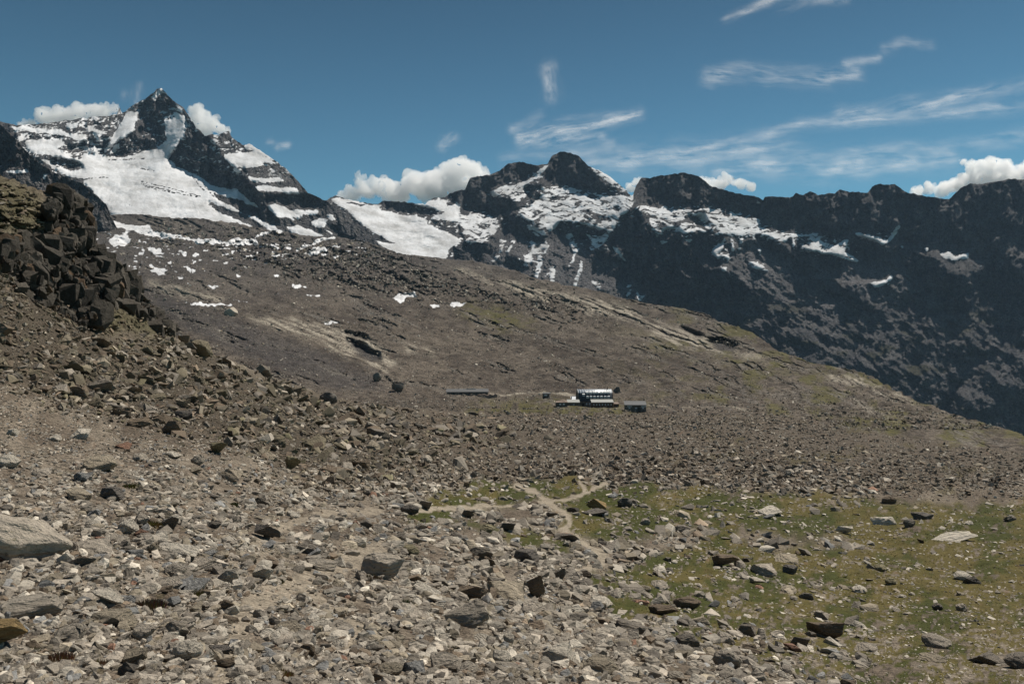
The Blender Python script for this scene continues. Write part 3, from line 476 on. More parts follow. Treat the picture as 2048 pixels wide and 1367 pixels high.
# ================================================================ STONES
def hull_proto(npts, seed, box=(1, .8, .6), power=1.0):
    r = random.Random(seed); bm = bmesh.new()
    for i in range(npts):
        while True:
            p = Vector([r.uniform(-1, 1) for _ in range(3)])
            if power > 1.5:
                if .75 < p.length < 1.0: break
            elif max(abs(c) for c in p) > .62 and p.length < 1.45: break
        bm.verts.new((p.x * box[0], p.y * box[1], p.z * box[2]))
    g = bmesh.ops.convex_hull(bm, input=bm.verts)
    bmesh.ops.delete(bm, geom=[v for v in bm.verts if not v.link_faces], context='VERTS')
    bmesh.ops.triangulate(bm, faces=bm.faces); bm.normal_update(); return bm
def arrays(bm):
    bm.verts.ensure_lookup_table(); bm.verts.index_update()
    V = np.array([v.co[:] for v in bm.verts]); T = np.array([[v.index for v in f.verts] for f in bm.faces]); bm.free()
    s = (V.max(0) - V.min(0)).max() / 2; return (V - (V.max(0) + V.min(0)) / 2) / s, T
JOINT = [arrays(hull_proto(40, 400 + i, (.62, .8, 1.0))) for i in range(10)] + [arrays(hull_proto(11, 420 + i, (.7, .8, 1.0))) for i in range(6)]
TINY = [arrays(hull_proto(8, i, (1, .75, .5))) for i in range(14)]
SLABS = [arrays(hull_proto(13, 100 + i, (1, .72, .30))) for i in range(16)]
BLOCKS = [arrays(hull_proto(15, 200 + i, (1, .82, .62))) for i in range(16)]
ROUND = [arrays(hull_proto(34, 300 + i, (1, .78, .55), 2.0)) for i in range(16)]
def rotmat(yaw, pitch, roll):
    cy, sy, cp, sp, cr, sr = np.cos(yaw), np.sin(yaw), np.cos(pitch), np.sin(pitch), np.cos(roll), np.sin(roll)
    R = np.zeros(yaw.shape + (3, 3))
    R[..., 0, 0] = cy * cp; R[..., 0, 1] = cy * sp * sr - sy * cr; R[..., 0, 2] = cy * sp * cr + sy * sr
    R[..., 1, 0] = sy * cp; R[..., 1, 1] = sy * sp * sr + cy * cr; R[..., 1, 2] = sy * sp * cr - cy * sr
    R[..., 2, 0] = -sp; R[..., 2, 1] = cp * sr; R[..., 2, 2] = cp * cr
    return R
def scatter(name, px, py, size, protos, col, mat, fld, label, cat, tilt=.35, sink=.25, zs=1.0, lean=0.0, yaw=(0, 3.1416)):
    """Thousands of loose stones as one mesh."""
    d = np.exp(fld(px, py)); P = unproject(px, py, d); P[:, 2] += lift(P[:, 0], P[:, 1], d)
    r = size * d / F / 2; n = len(px); k = RS.randint(0, len(protos), n)
    R = rotmat(yaw[0] + (RS.rand(n) * 2 - 1) * yaw[1], RS.randn(n) * tilt, RS.randn(n) * tilt)
    cl_, sl_ = math.cos(lean), math.sin(lean); R = np.einsum('ij,njk->nik', np.array([[1, 0, 0], [0, cl_, -sl_], [0, sl_, cl_]]), R)
    sc = np.stack([np.ones(n), RS.uniform(.65, 1, n), RS.uniform(.7, 1.15, n) * zs], -1) * r[:, None]
    Vs, Ts, Cs, off = [], [], [], 0
    for i, (pv, pt) in enumerate(protos):
        m = np.where(k == i)[0]
        if not len(m): continue
        v = np.einsum('nij,nvj->nvi', R[m], pv[None] * sc[m][:, None]) + P[m][:, None]
        v[..., 2] += (r[m] * .35 * (1 - sink * 2))[:, None]
        Vs.append(v.reshape(-1, 3)); Ts.append((pt[None] + (np.arange(len(m)) * len(pv))[:, None, None] + off).reshape(-1, 3)); off += len(m) * len(pv)
        Cs.append(np.repeat(col[m], len(pv), 0))
    o = mesh_np(name, np.concatenate(Vs), np.concatenate(Ts), mat, {'albedo': np.concatenate(Cs)}, False, 3)
    return tag(o, label, cat, kind='stuff')
def rock_material(name, own, sc=1.0, bump=.05, band=.25):
    g = N(name); tc = g.n('TexCoord').outputs['Object']
    c = g.n('ObjectInfo').outputs['Color'] if own else g.attr('albedo').outputs['Color']
    geo = g.n('NewGeometry')
    n1 = g.noise(tc, 2.2 * sc, 6, .65); n2 = g.noise(tc, 14 * sc, 5, .7)
    st = g.n('TexWave', {'Vector': tc, 'Scale': 1.6 * sc, 'Distortion': 9.0, 'Detail': 4.0, 'Detail Scale': 1.4}, wave_type='BANDS', bands_direction='Z').outputs['Color']
    f = g.math('ADD', g.math('MULTIPLY', n1, 1.0), g.math('MULTIPLY', n2, .8)); f = g.math('ADD', f, .12)
    col = g.mix(1.0, c, g.n('CombineColor', {0: f, 1: f, 2: f}).outputs[0], 'MULTIPLY')
    if own:
        lich = g.noise(tc, 5 * sc, 4, .75)
        col = g.mix(g.math('MULTIPLY', g.rng(lich, .58, .66), .5), col, (.17, .15, .06))
        col = g.mix(g.math('MULTIPLY', g.rng(g.noise(tc, 7 * sc, 3, .6), .62, .68), .6), col, (.05, .047, .045))
    h = g.math('ADD', g.math('MULTIPLY', n1, 1.2), g.math('ADD', g.math('MULTIPLY', n2, .5), g.math('MULTIPLY', st, band)))
    return g.out(col, .88, g.bump(h, .9, bump), .25)
RM = rock_material('loose stone', False, 2.0, .06); RO = rock_material('boulder stone', True, .55, .30)
RC = rock_material('crag stone', False, .8, .55, 0.0)
PAL = {'grey': (.285, .246, .198), 'pale': (.400, .355, .290), 'dark': (.175, .150, .122), 'tan': (.250, .210, .155), 'olive': (.150, .125, .085), 'brown': (.165, .125, .088), 'rust': (.22, .125, .085), 'ochre': (.270, .185, .085), 'yellow': (.220, .190, .115), 'blue': (.205, .200, .190), 'black': (.135, .118, .102)}  # on boulders, dark and black put part of their shade into the colour
def colours(names, w, n, var=.30):
    w = np.array(w, float); k = RS.choice(len(names), n, p=w / w.sum()); c = np.array([PAL[a] for a in names])[k]
    return c * np.exp(RS.randn(n, 1) * var)
def powlaw(n, lo, hi, a): return np.minimum(lo * (1 - RS.rand(n) * (1 - (lo / hi) ** a)) ** (-1 / a), hi)
def pts(n, x0, x1, y0, y1): return RS.uniform(x0, x1, n), RS.uniform(y0, y1, n)
def keep(px, py, w): k = RS.rand(len(px)) < w; return px[k], py[k]
g_ = lambda k, x, y: NM(x, y, _m[k])
over = lambda x, y: y > NT_AT(x) + 3
# grey stones of the near slope
px, py = pts(98000, -120, 1750, 740, 1440)
cl = fbm(px / 70, py / 35, 4, 811)
w = np.clip(1 - 1.22 * g_('path', px, py), 0, 1) * (1 - .96 * g_('meadow', px, py)) * (1 - .75 * g_('scree', px, py)) * sstep(-.3, .3, cl + .16) * sstep(750, 800, py) * (1 - .6 * sstep(1200, 1700, px)) * over(px, py) * (1 - sstep(800, 980, px) * sstep(985, 950, py))
px, py = keep(px, py, w); n = len(px); sz = powlaw(n, 4.0, 44, 1.1) * np.clip(.72 + (py - 850) / 900, .7, 1.2) * np.exp(.55 * fbm(px / 55, py / 30, 3, 812)); sz = np.minimum(sz, 7 + 30 * sstep(860, 1120, py))
cc = colours(['grey', 'pale', 'dark', 'tan', 'blue', 'rust', 'brown'], [45, 22, 8, 12, 6, .7, 6], n)
sm = sz < 8
scatter('loose_stones', px[sm], py[sm], sz[sm], TINY, cc[sm], RM, NEAR, 'countless small grey stones strewn over the near slope', 'stones', .3, .25, .8, .2)
q = ~sm & (RS.rand(n) < .5)
scatter('rubble', px[q], py[q], sz[q], BLOCKS, cc[q], RM, NEAR, 'angular grey rubble covering the near slope', 'rubble', .3, .25, .85, .3)
q = ~sm & ~q
scatter('cobbles', px[q], py[q], sz[q], ROUND + SLABS[:6], cc[q], RM, NEAR, 'rounded grey cobbles covering the near slope', 'cobbles', .25, .25, .85, .3)
# olive slabs of the scree
px, py = pts(34000, -150, 1150, 500, 980); w = 1.4 * g_('scree', px, py) * (1 - .9 * g_('cliff', px, py)) * over(px, py) * (1 - .6 * sstep(780, 1100, px))
px, py = keep(px, py, w); n = len(px); big = sstep(-.3, .3, fbm(px / 90, py / 45, 3, 821)) * sstep(640, 760, py)
sz = powlaw(n, 4.5, 34, 1.15) * (.62 + .62 * big)
cc = colours(['olive', 'brown', 'tan', 'dark', 'yellow', 'grey'], [34, 26, 12, 20, 3, 18], n, .28)
scatter('scree', px, py, sz, SLABS + BLOCKS[:5], cc, RM, NEAR, 'olive brown scree of tilted angular slabs under the rock face', 'scree', .5, .15, 1.0, .15)
# fractured blocks of the crag
px, py = pts(8500, -160, 400, 330, 690); px, py = keep(px, py, sstep(.3, .8, g_('cliff', px, py)) * over(px, py) * (px < 352)); n = len(px)
cgc = np.array([[.085, .073, .058]]) * np.exp(RS.randn(n, 1) * .22) * np.where(RS.rand(n, 1) < .12, np.array([[1.5, 1.15, .9]]), 1.0)
scatter('crag_blocks', px, py, powlaw(n, 9, 62, 1.35), JOINT, cgc, RC, lambda a, b: np.log(near_depth(a, b)), 'fractured blocks that make up the dark crag on the left', 'rock', .2, .72, 1.0, .0, (.45, .5))
px, py = pts(3000, -160, 400, 340, 720); px, py = keep(px, py, g_('ledge', px, py) * over(px, py)); n = len(px)
scatter('ledge_stones', px, py, powlaw(n, 5, 26, 1.3), SLABS, colours(['olive', 'brown', 'tan', 'grey'], [40, 30, 10, 20], n), RM, lambda a, b: np.log(near_depth(a, b)), 'flat stones on the grassy ledges above and below the crag', 'stones', .25, .3)
# moraine between meadow and hut
px, py = pts(46000, 600, 2180, 806, 1000)
w = (1 - g_('meadow', px, py)) * (1 - .9 * g_('path', px, py)) * over(px, py) * (1 - .8 * g_('scree', px, py)) * sstep(1010, 960, py) * sstep(-.55, .1, fbm(px / 50, py / 12, 4, 831) + .15)
px, py = keep(px, py, w); n = len(px); sz = powlaw(n, 3.0, 15, 1.7) * (.8 + .75 * sstep(870, 965, py)) * (1 - .3 * sstep(1400, 1900, px))
scatter('moraine_stones', px, py, sz, TINY, colours(['brown', 'grey', 'tan', 'dark', 'pale'], [30, 30, 22, 12, 8], n, .32) * .92, RM, NEAR, 'brown blocky stones of the moraine between meadow and hut', 'stones', .4, .15, .85, .2)
# pale stones lying in the meadow
px, py = pts(26000, 780, 2200, 955, 1440); cl = fbm(px / 80, py / 30, 4, 841)
px, py = keep(px, py, g_('meadow', px, py) * (1 - .95 * g_('path', px, py)) * (.17 + .75 * sstep(-.1, .3, cl + .3 * sstep(1200, 1400, py))))
n = len(px); sz = powlaw(n, 3.0, 18, 1.6)
scatter('meadow_stones', px, py, sz, SLABS + TINY, colours(['grey', 'pale', 'tan', 'dark'], [34, 44, 16, 6], n), RM, NEAR, 'pale stones poking out of the meadow grass', 'stones', .2, .3, .8, .2)
# blocks of the far hillside
px, py = pts(85000, 200, 1950, 450, 860)
mt = np.interp(px, xs, mtop); w = (py > mt + 5) * sstep(-.45, .35, fbm(px / 60, py / 20, 4, 851) + .1) * (.4 + .7 * outcrop(px, py) + .9 * MMF(px, py, _mm['rough'])) * (1 - .9 * sstep(.3, .6, MMF(px, py, _mm['snow']))) * (1 - .7 * MMF(px, py, _mm['green'])) * (1 - .6 * MMF(px, py, _mm['slab']))
px, py = keep(px, py, np.clip(w, 0, 1)); n = len(px); sz = powlaw(n, 2.0, 8.0, 2.4) * (.85 + .35 * MMF(px, py, _mm['rough']))
scatter('hillside_blocks', px, py, sz, TINY, colours(['grey', 'brown', 'dark', 'tan', 'pale'], [34, 18, 16, 12, 20], n, .35) * .85, RM, MID, 'far off blocks and rubble strewn over the hillside', 'stones', .35, .1, .75, .35)
# stones thinning out from the moraine towards the hut
px, py = pts(24000, 640, 2100, 770, 862); w = (py > np.interp(px, xs, mtop) + 4) * sstep(775, 850, py) * sstep(-.5, .3, fbm(px / 40, py / 10, 4, 855) + .1) * (1 - sstep(.2, .6, np.abs(px - 1190) < 110) * (py < 822))
px, py = keep(px, py, w); n = len(px); sz = powlaw(n, 2.2, 9.5, 2.0) * (.75 + .4 * sstep(800, 850, py))
scatter('hut_field_stones', px, py, sz, TINY, colours(['brown', 'grey', 'tan', 'dark', 'pale'], [36, 24, 18, 14, 8], n, .32) * .85, RM, MID, 'broken stones spread over the ground around the hut', 'stones', .4, .15, .85, .25)
# grass blades of the meadow
def grass_mat():
    g = N('meadow grass'); c = g.attr('albedo').outputs['Color']; return g.out(c, .8, None, .1)
GM = grass_mat()
def tuft(n, seed, h=1.0):
    r = random.Random(seed); V = []; T = []
    for i in range(n):
        a = r.uniform(0, 6.28); l = r.uniform(.5, 1) * h; b = r.uniform(.15, .6); x, y = r.uniform(-.3, .3), r.uniform(-.3, .3); w = .07
        k = len(V); V += [(x - w * math.sin(a), y + w * math.cos(a), 0), (x + w * math.sin(a), y - w * math.cos(a), 0), (x + b * .5 * math.cos(a) * l, y + b * .5 * math.sin(a) * l, l * .65), (x + b * math.cos(a) * l, y + b * math.sin(a) * l, l * .9)]
        T += [(k, k + 1, k + 2), (k + 2, k + 1, k + 3)]
    return np.array(V), np.array(T)
TU = [tuft(9, i) for i in range(6)]
px, py = pts(42000, 800, 2180, 960, 1420); px, py = keep(px, py, g_('meadow', px, py) * (1 - g_('path', px, py)) * sstep(-.5, .2, fbm(px / 30, py / 14, 3, 861)))
n = len(px); t = sstep(-.3, .3, fbm(px / 90, py / 45, 4, 862) + (px - 1500) / 2600)[:, None]
gc = (np.array([[.036, .040, .011]]) * (1 - t) + np.array([[.086, .066, .024]]) * t) * np.exp(RS.randn(n, 1) * .2)
scatter('grass', px, py, powlaw(n, 3.5, 8, 2.5) * 1.3, TU, gc, GM, NEAR, 'short green and straw coloured grass of the meadow', 'grass', .1, .75, .8)
# ================================================================ BOULDERS, one object each
def boulder_mesh(kind, seed, name='boulder'):
    box_, npt, pw, sub = {'slab': ((1, .72, .30), 12, 1.0, 4), 'block': ((1, .85, .70), 13, 1.0, 4), 'round': ((1, .8, .6), 34, 2.0, 3), 'wedge': ((.8, .5, .95), 8, 1.0, 4)}[kind]
    bm = hull_proto(npt, seed, box_, pw)
    bmesh.ops.dissolve_limit(bm, angle_limit=math.radians(14), verts=bm.verts, edges=bm.edges)
    bmesh.ops.bevel(bm, geom=bm.edges[:], offset=.025 if kind != 'round' else .09, segments=2, affect='EDGES', profile=.6)
    bmesh.ops.triangulate(bm, faces=bm.faces)
    for _ in range(3 if kind == 'round' else 3):
        le = [e for e in bm.edges if e.calc_length() > .13]
        if not le: break
        bmesh.ops.subdivide_edges(bm, edges=le, cuts=1, use_grid_fill=True); bmesh.ops.triangulate(bm, faces=bm.faces)
    bm.normal_update(); off = Vector((seed * 3.1, seed * 1.7, 0)); mv = []
    for v in bm.verts:
        p = v.co + off; q = Vector((p.x * 1.2, p.y * 1.2, p.z * 5.0))
        h = .032 * mnoise.noise(p * 2.2) + .035 * mnoise.noise(q * 1.6) + .028 * mnoise.noise(p * 6.5) + .014 * mnoise.noise(p * 15)
        mv.append(v.co + v.normal * h * (1.0 if kind != 'round' else .8))
    for v, c in zip(bm.verts, mv): v.co = c
    for f in bm.faces: f.smooth = True
    me = bpy.data.meshes.new(name); bm.to_mesh(me); bm.free()
    a = np.empty(len(me.vertices) * 3, np.float32); me.vertices.foreach_get('co', a); a = a.reshape(-1, 3)
    a -= (a.max(0) + a.min(0)) / 2; a /= (a.max(0) - a.min(0)) / 2; me.vertices.foreach_set('co', a.ravel()); me.update(); me.materials.append(RO); return me
LIB = {k: [boulder_mesh(k, 40 + 7 * i + len(k)) for i in range(n_)] for k, n_ in (('slab', 8), ('block', 9), ('round', 7), ('wedge', 3))}
def boulder(x0, y0, x1, y1, kind, col, label, group=None, var=0, name='boulder', fld=None, roll=0.0, yaw=None, rr=random.Random(5), front=False):
    """A boulder whose picture box is x0,y0-x1,y1 in photo pixels; it stands on the ground at its foot."""
    fld = fld or NEAR; foot = y1 - (y1 - y0) * .12; P = Vector(ground(np.array([(x0 + x1) / 2.]), np.array([foot]), fld)[0]); u = P.y / F
    w = (x1 - x0) * u / 2; bh = (y1 - y0) * u / 2; e = max(.03, (foot - HY) / F)
    dpth = min(w * {'slab': .8, 'block': .75, 'round': .8, 'wedge': .55}[kind], .62 * bh / e); dk_ = col in ('black', 'dark', 'brown') or front; dpth *= .7 if dk_ else 1; h = max(bh - dpth * e, .5 * bh) * 1.08
    me = LIB[kind][var % len(LIB[kind])]; o = bpy.data.objects.new(name, me); COL.objects.link(o)
    P.y += dpth * .55; P.x *= (P.y) / (P.y - dpth * .55)
    o.location = (P.x, P.y, P.z + h * (.55 if kind == 'slab' else .72)); o.scale = (w * 1.04, dpth, h * 1.04)
    yw = rr.uniform(-.35, .35) + (math.pi if rr.random() < .5 else 0) if yaw is None else yaw
    o.rotation_euler = ((-1 if math.cos(yw) < 0 else 1) * (rr.uniform(.12, .28) if dk_ else rr.uniform(.3, .5)), roll + rr.uniform(-.06, .06), yw)
    c = PAL[col]; v = rr.uniform(1.05, 1.35) * (1.22 if col in ('grey', 'pale', 'tan', 'blue') else 1); o.color = (c[0] * v, c[1] * v, c[2] * v, 1)
    return tag(o, label, name, group)
B = []
for ln in '''-70,1012,134,1134,slab,grey,huge tilted grey slab with a black underside at the left edge,r.22F
-40,1176,117,1244,round,grey,massive pale-topped boulder at the left edge just under the huge slab,F
-60,1224,54,1312,block,ochre,orange-topped boulder with black shade below in the lower left corner,F
182,1170,247,1218,block,pale,pale broken boulder with a white left side in the lower left
176,1212,270,1260,block,tan,domed boulder with a pitch-dark left face in the lower left,F
95,1240,171,1288,round,grey,rounded boulder with a dark hollow front in the lower left
135,1076,228,1116,slab,grey,smooth pitched grey slab touching the right end of the huge slab
124,1108,192,1140,wedge,dark,dark-sided wedge stone just right of the huge slab,r.3
430,1132,477,1171,round,pale,smooth cream-white boulder with a dark base left of the sandy path,F
433,1194,473,1228,round,brown,brown round boulder alone at the left margin of the sandy path
509,1042,562,1084,block,black,black angular block on the gravel above the sandy path
508,995,534,1017,wedge,dark,small dark pointed rock high on the gravel slope
414,1042,443,1058,block,dark,small dark stone in the bare gravel strip left of the black angular block
198,970,247,1002,block,black,black boulder with a yellowish lichen tip on the upper left slope
148,942,173,966,round,blue,blue-grey egg-shaped stone on the upper left slope
592,1083,646,1112,slab,dark,long dark slab leaning on pale stones right of centre-left,r.35
614,1112,675,1143,block,grey,grey block with a black notch underneath beside the dark long slab
508,1122,550,1166,block,pale,pale upright block at the bend of the sandy path
240,1290,298,1330,block,tan,tan block with a brown shaded left side near the bottom edge,r.3
232,1322,278,1356,block,dark,dark gabled rock right at the bottom edge left of centre
332,1240,376,1279,wedge,grey,grey split rock with a black cleft on its left side
346,1268,404,1328,round,pale,tall cream-coloured boulder near the bottom left of the path
589,1278,634,1314,round,brown,brown boulder casting a black shadow on the sandy path near the bottom
622,1238,656,1257,slab,pale,small pale tilted slab on the sandy path
413,1284,467,1309,slab,black,low black slab at the left side of the path bottom
267,1240,327,1286,round,grey,mossy grey hump between the domed boulder and the split rock
290,1081,318,1108,round,tan,tan rounded stone among the rubble of the left slope
316,1080,396,1117,slab,pale,long pale slab in the middle of the left slope
327,1120,376,1156,round,grey,grey rounded block below the long pale slab
210,1058,264,1083,slab,grey,flat grey stone above the rust red stones
264,1026,302,1056,block,grey,grey upright stone on the upper left slope beside dry grass
236,1036,274,1072,block,pale,pale leaning stone next to the grey upright stone,r.3
162,908,234,945,slab,tan,broad cream slab lying flat on the upper left slope
138,856,180,880,slab,pale,small cream slab highest on the upper left slope
230,884,260,898,slab,rust,rust-orange flat stone on the upper left slope
271,1056,297,1075,block,rust,rust red angular stone on the left slope
211,1108,229,1121,block,rust,small bright red stone under the flat grey stone
510,856,575,886,slab,olive,broad olive slab near the foot of the scree,r.1
570,908,604,948,wedge,yellow,yellowish upright slab standing in the scree
380,1200,422,1219,wedge,grey,low pointed grey stone left of the brown round boulder
300,1152,366,1186,slab,grey,long brownish slab above the low pointed stone
346,1150,414,1186,slab,blue,blue-grey slab propped on the stones left of the cream-white boulder,r.2
376,1112,438,1144,slab,grey,stepped grey slab just above the cream-white boulder
433,1312,471,1337,block,brown,brown faceted block at the bottom edge left of the path
322,1032,368,1068,wedge,dark,dark leaning wedge under a pale slab on the left slope,r.4
-10,908,42,940,round,pale,pale rounded rock cut by the left edge of the picture
408,1098,441,1115,round,blue,blue-grey stone at the edge of the bare gravel strip
240,1186,271,1211,round,blue,oval bluish stone beside the pale broken boulder
721,1104,808,1162,block,grey,big banded boulder with a brown shaded foot near the centre,F
1023,1094,1080,1128,block,black,black squarish boulder standing free above the foreground rubble
940,1094,985,1122,wedge,dark,dark angular rock left of the black squarish boulder
968,1113,993,1136,wedge,brown,small brown wedge in front of the dark angular rock
892,1200,978,1260,block,grey,largest striped grey boulder in the centre foreground,r.25
914,1162,978,1208,block,brown,dark brown boulder with rusty stains behind the striped grey boulder
963,1162,1057,1204,slab,tan,long flat tan slab above the striped grey boulder,r.1
1054,1146,1091,1202,wedge,brown,upright brown fin of rock at the right end of the long tan slab
1028,1204,1092,1234,slab,grey,grey slab below the upright fin,r.2
982,1294,1031,1334,round,pale,pale streaked boulder at the bottom centre
1088,1282,1153,1332,block,pale,largest pale grey boulder at the bottom centre
1167,1302,1236,1356,round,tan,cream rounded boulder at the bottom right of centre
862,1302,930,1347,block,grey,white-topped block in the bottom centre-left
910,1314,964,1355,round,grey,dark grey ribbed boulder beside the white-topped block
804,1318,853,1350,slab,blue,blue-grey faceted rock by the bottom edge left of the white-topped block
755,1316,804,1355,round,tan,tan rock with a dark left side at the bottom edge
1178,1190,1232,1218,round,pale,oval cream boulder where the rubble meets the meadow
1299,1204,1356,1234,block,brown,brown two-humped boulder at the lower left of the meadow
1348,1190,1402,1221,round,brown,dark brown smooth boulder at the lower left of the meadow
1322,1178,1352,1196,round,grey,small grey stone above the dark brown smooth boulder
1227,1232,1307,1268,slab,dark,long dark slab at the border of the lower meadow,r.12
1352,1264,1399,1298,block,dark,dark blocky rock below the two-humped boulder
1235,993,1265,1016,round,black,dark round boulder with a tail of pebbles on the upper meadow
1277,1033,1300,1051,round,grey,small grey boulder below the dark round boulder on the upper meadow
1162,1014,1216,1032,slab,black,low black ledge stone under the ochre mound
1172,998,1214,1020,wedge,ochre,ochre mound of rock beside the path crossing
1092,1022,1117,1036,wedge,black,small black cone of rock beside the path crossing
1122,1064,1156,1086,block,black,black tilted block beside the lower path bend,r.3
1125,1080,1139,1093,block,pale,small white stone leaning on the black tilted block
800,1006,838,1030,round,black,black rounded rock at the left end of the meadow
834,1000,865,1020,wedge,dark,dark peaked rock right beside the black rounded rock
762,1064,812,1088,slab,dark,dark slab with a lit rim on the gravel left of centre,r.25
802,1086,838,1113,round,yellow,boulder capped with yellow lichen on the gravel left of centre
1000,1043,1031,1066,wedge,black,black wedge with a straight lit edge below the forked path
960,1048,988,1068,block,yellow,yellowish cracked block left of the black wedge
713,1037,747,1056,round,dark,dark low rock on the gravel far left of the path fork
922,1018,948,1037,wedge,dark,dark peaked stone inside the path loop
1035,948,1070,967,slab,tan,tan tilted slab at the upper rim of the meadow,r-.25
1342,1046,1380,1066,slab,dark,cream ledge with a dark right end in the meadow
700,916,740,941,slab,brown,brown slab at the right foot of the scree
997,1260,1028,1294,round,pale,pale upright stone above the pale streaked boulder
1110,1132,1134,1162,block,dark,dark split stone between the path bend and the upright fin
1300,1156,1337,1177,round,grey,grey rounded stone with two small neighbours in the left meadow
1278,1166,1302,1185,round,tan,tan stone left of the grey rounded stone in the left meadow
1426,1104,1478,1136,block,brown,brown boulder with a pale crest in the middle of the meadow
1564,1128,1596,1149,block,black,black little boulder in the middle of the meadow
1503,1122,1552,1155,slab,grey,crumbling grey boulder left of the black little boulder
1499,1152,1532,1170,wedge,pale,pale gabled stone below the crumbling grey boulder
1703,1166,1738,1187,round,pale,pale domed stone alone in the right meadow
1616,1232,1686,1280,block,brown,largest brown boulder of the lower meadow
1562,1169,1594,1187,round,tan,tan stone on the meadow above two dark stones
1594,1180,1626,1200,round,dark,dark lumpy stone above the largest brown boulder
1424,1288,1482,1346,round,grey,largest rounded grey boulder in the lower right
1847,1264,1900,1299,round,grey,grey humped boulder near the right edge bottom
1582,1270,1618,1301,wedge,dark,dark pointed rock left under the largest brown boulder
1476,1244,1512,1274,block,dark,pair of stacked dark blocks in the lower meadow
1824,1020,1866,1040,slab,black,black flat slab at the upper right of the meadow
1764,990,1792,1009,round,brown,brown boulder on the far rim of the meadow
1806,1036,1830,1056,block,dark,cube-like boulder under the black flat slab
1745,1030,1787,1052,slab,pale,cream slab left of the cube-like boulder,r.3
1908,1140,1944,1162,round,pale,pale boulder with a black shaded foot in the right meadow
1930,1150,1959,1169,slab,black,black stone leaning on the pale boulder in the right meadow
1908,1202,1934,1224,round,grey,blocky grey stone between stony streaks in the right meadow
1864,1203,1887,1220,round,dark,small dark stone left of the blocky grey stone
1515,1010,1562,1032,slab,pale,flat cream stone on the upper meadow
1548,1108,1594,1126,slab,tan,low tan stone above the black little boulder
1934,1296,2014,1332,slab,dark,long dark slab near the lower right corner,r.15
2008,1298,2080,1338,round,dark,dark boulder cut by the lower right edge
1840,1304,1893,1325,slab,tan,flat tan slab below the grey humped boulder
1673,1050,1704,1069,wedge,pale,pale pointed stone in the right half of the meadow
1749,1126,1774,1143,round,yellow,yellow-lichened stone in the right meadow
1770,1152,1793,1170,round,yellow,second smaller yellow-green stone below the yellow-lichened stone
1850,1068,1950,1083,slab,pale,longest cream ledge of rock in the right meadow,r.12
1711,1284,1753,1304,slab,grey,grey stone at the foot of the lower right meadow
2006,1028,2034,1043,block,dark,dark stone at the right edge of the meadow
378,680,418,716,block,olive,big olive-topped block perched on the skyline of the scree
356,670,381,692,block,brown,brown block just above the perched olive-topped block
513,730,540,753,block,dark,dark cube of rock alone on the skyline of the scree
640,784,674,808,round,black,black round boulder at the lower end of the scree skyline
-20,648,28,682,block,brown,dark brown block at the left edge below the rock face
170,755,227,784,slab,dark,dark overhanging slab in the upper scree
140,772,173,800,block,dark,dark cube in the upper scree left of the overhanging slab
224,812,266,836,slab,brown,brown tabular slab in the middle of the scree
296,729,323,752,slab,tan,light tan plate in the upper scree
353,797,378,816,wedge,tan,tan upright plate in the middle of the scree
350,820,386,842,block,black,black hollow block in the lower scree
318,838,366,872,round,brown,rusty brown boulder in the lower scree
256,834,302,858,slab,brown,shaded brown slab beside the rusty brown boulder
640,930,700,952,slab,brown,dark slab at the lower right foot of the scree
420,880,460,912,wedge,yellow,yellow-green tilted slab at the foot of the scree,r.3
600,870,650,902,slab,olive,olive slab above the yellowish upright slab
448,614,478,631,round,grey,grey erratic block at the foot of the far left moraine,M
746,745,763,762,round,dark,dark boulder above the hollow at the foot of the hillside,M
1225,773,1240,786,round,black,black rock just behind the right end of the silvery hut,M
784,760,808,779,block,black,black overhung rock left of the long low shed,M'''.split('\n'):
    q = ln.split(','); e = q[7] if len(q) > 7 else ''
    B.append((float(q[0]), float(q[1]), float(q[2]), float(q[3]), q[4], q[5], q[6], float(e[1:].rstrip('F')) if e.startswith('r') else 0.0, MID if e == 'M' else NEAR, e.endswith('F')))
for i, (x0, y0, x1, y1, k, c, lb_, rl, fl_, fr_) in enumerate(B): boulder(x0, y0, x1, y1, k, c, lb_, var=i, roll=rl, fld=fl_, front=fr_)
# more of the same size, told apart only by where they lie
ZONES = [('slope', (-60, 900, 860, 1440), 74, (28, 62), ('block', 'slab', 'slab', 'round'), ('grey', 'pale', 'pale', 'tan', 'grey'), 'medium sized grey stone among the rubble left of the meadow', 'medium stones of the left slope'),
         ('front', (640, 1500, 1130, 1440), 50, (28, 56), ('block', 'block', 'slab', 'round'), ('grey', 'pale', 'pale', 'tan'), 'medium sized stone in the rubble along the bottom centre', 'medium stones of the bottom centre'),
         ('scree', (-40, 760, 620, 930), 26, (26, 44), ('slab', 'slab', 'block'), ('olive', 'brown', 'olive', 'tan'), 'medium sized olive slab in the scree below the rock face', 'medium slabs of the scree'),
         ('meadow', (1200, 2060, 1010, 1330), 22, (16, 30), ('round', 'block', 'slab'), ('grey', 'pale', 'brown', 'tan'), 'smaller stone scattered in the meadow grass', 'smaller boulders of the meadow')]
r_ = random.Random(91); taken = [(b[0], b[1], b[2], b[3]) for b in B]
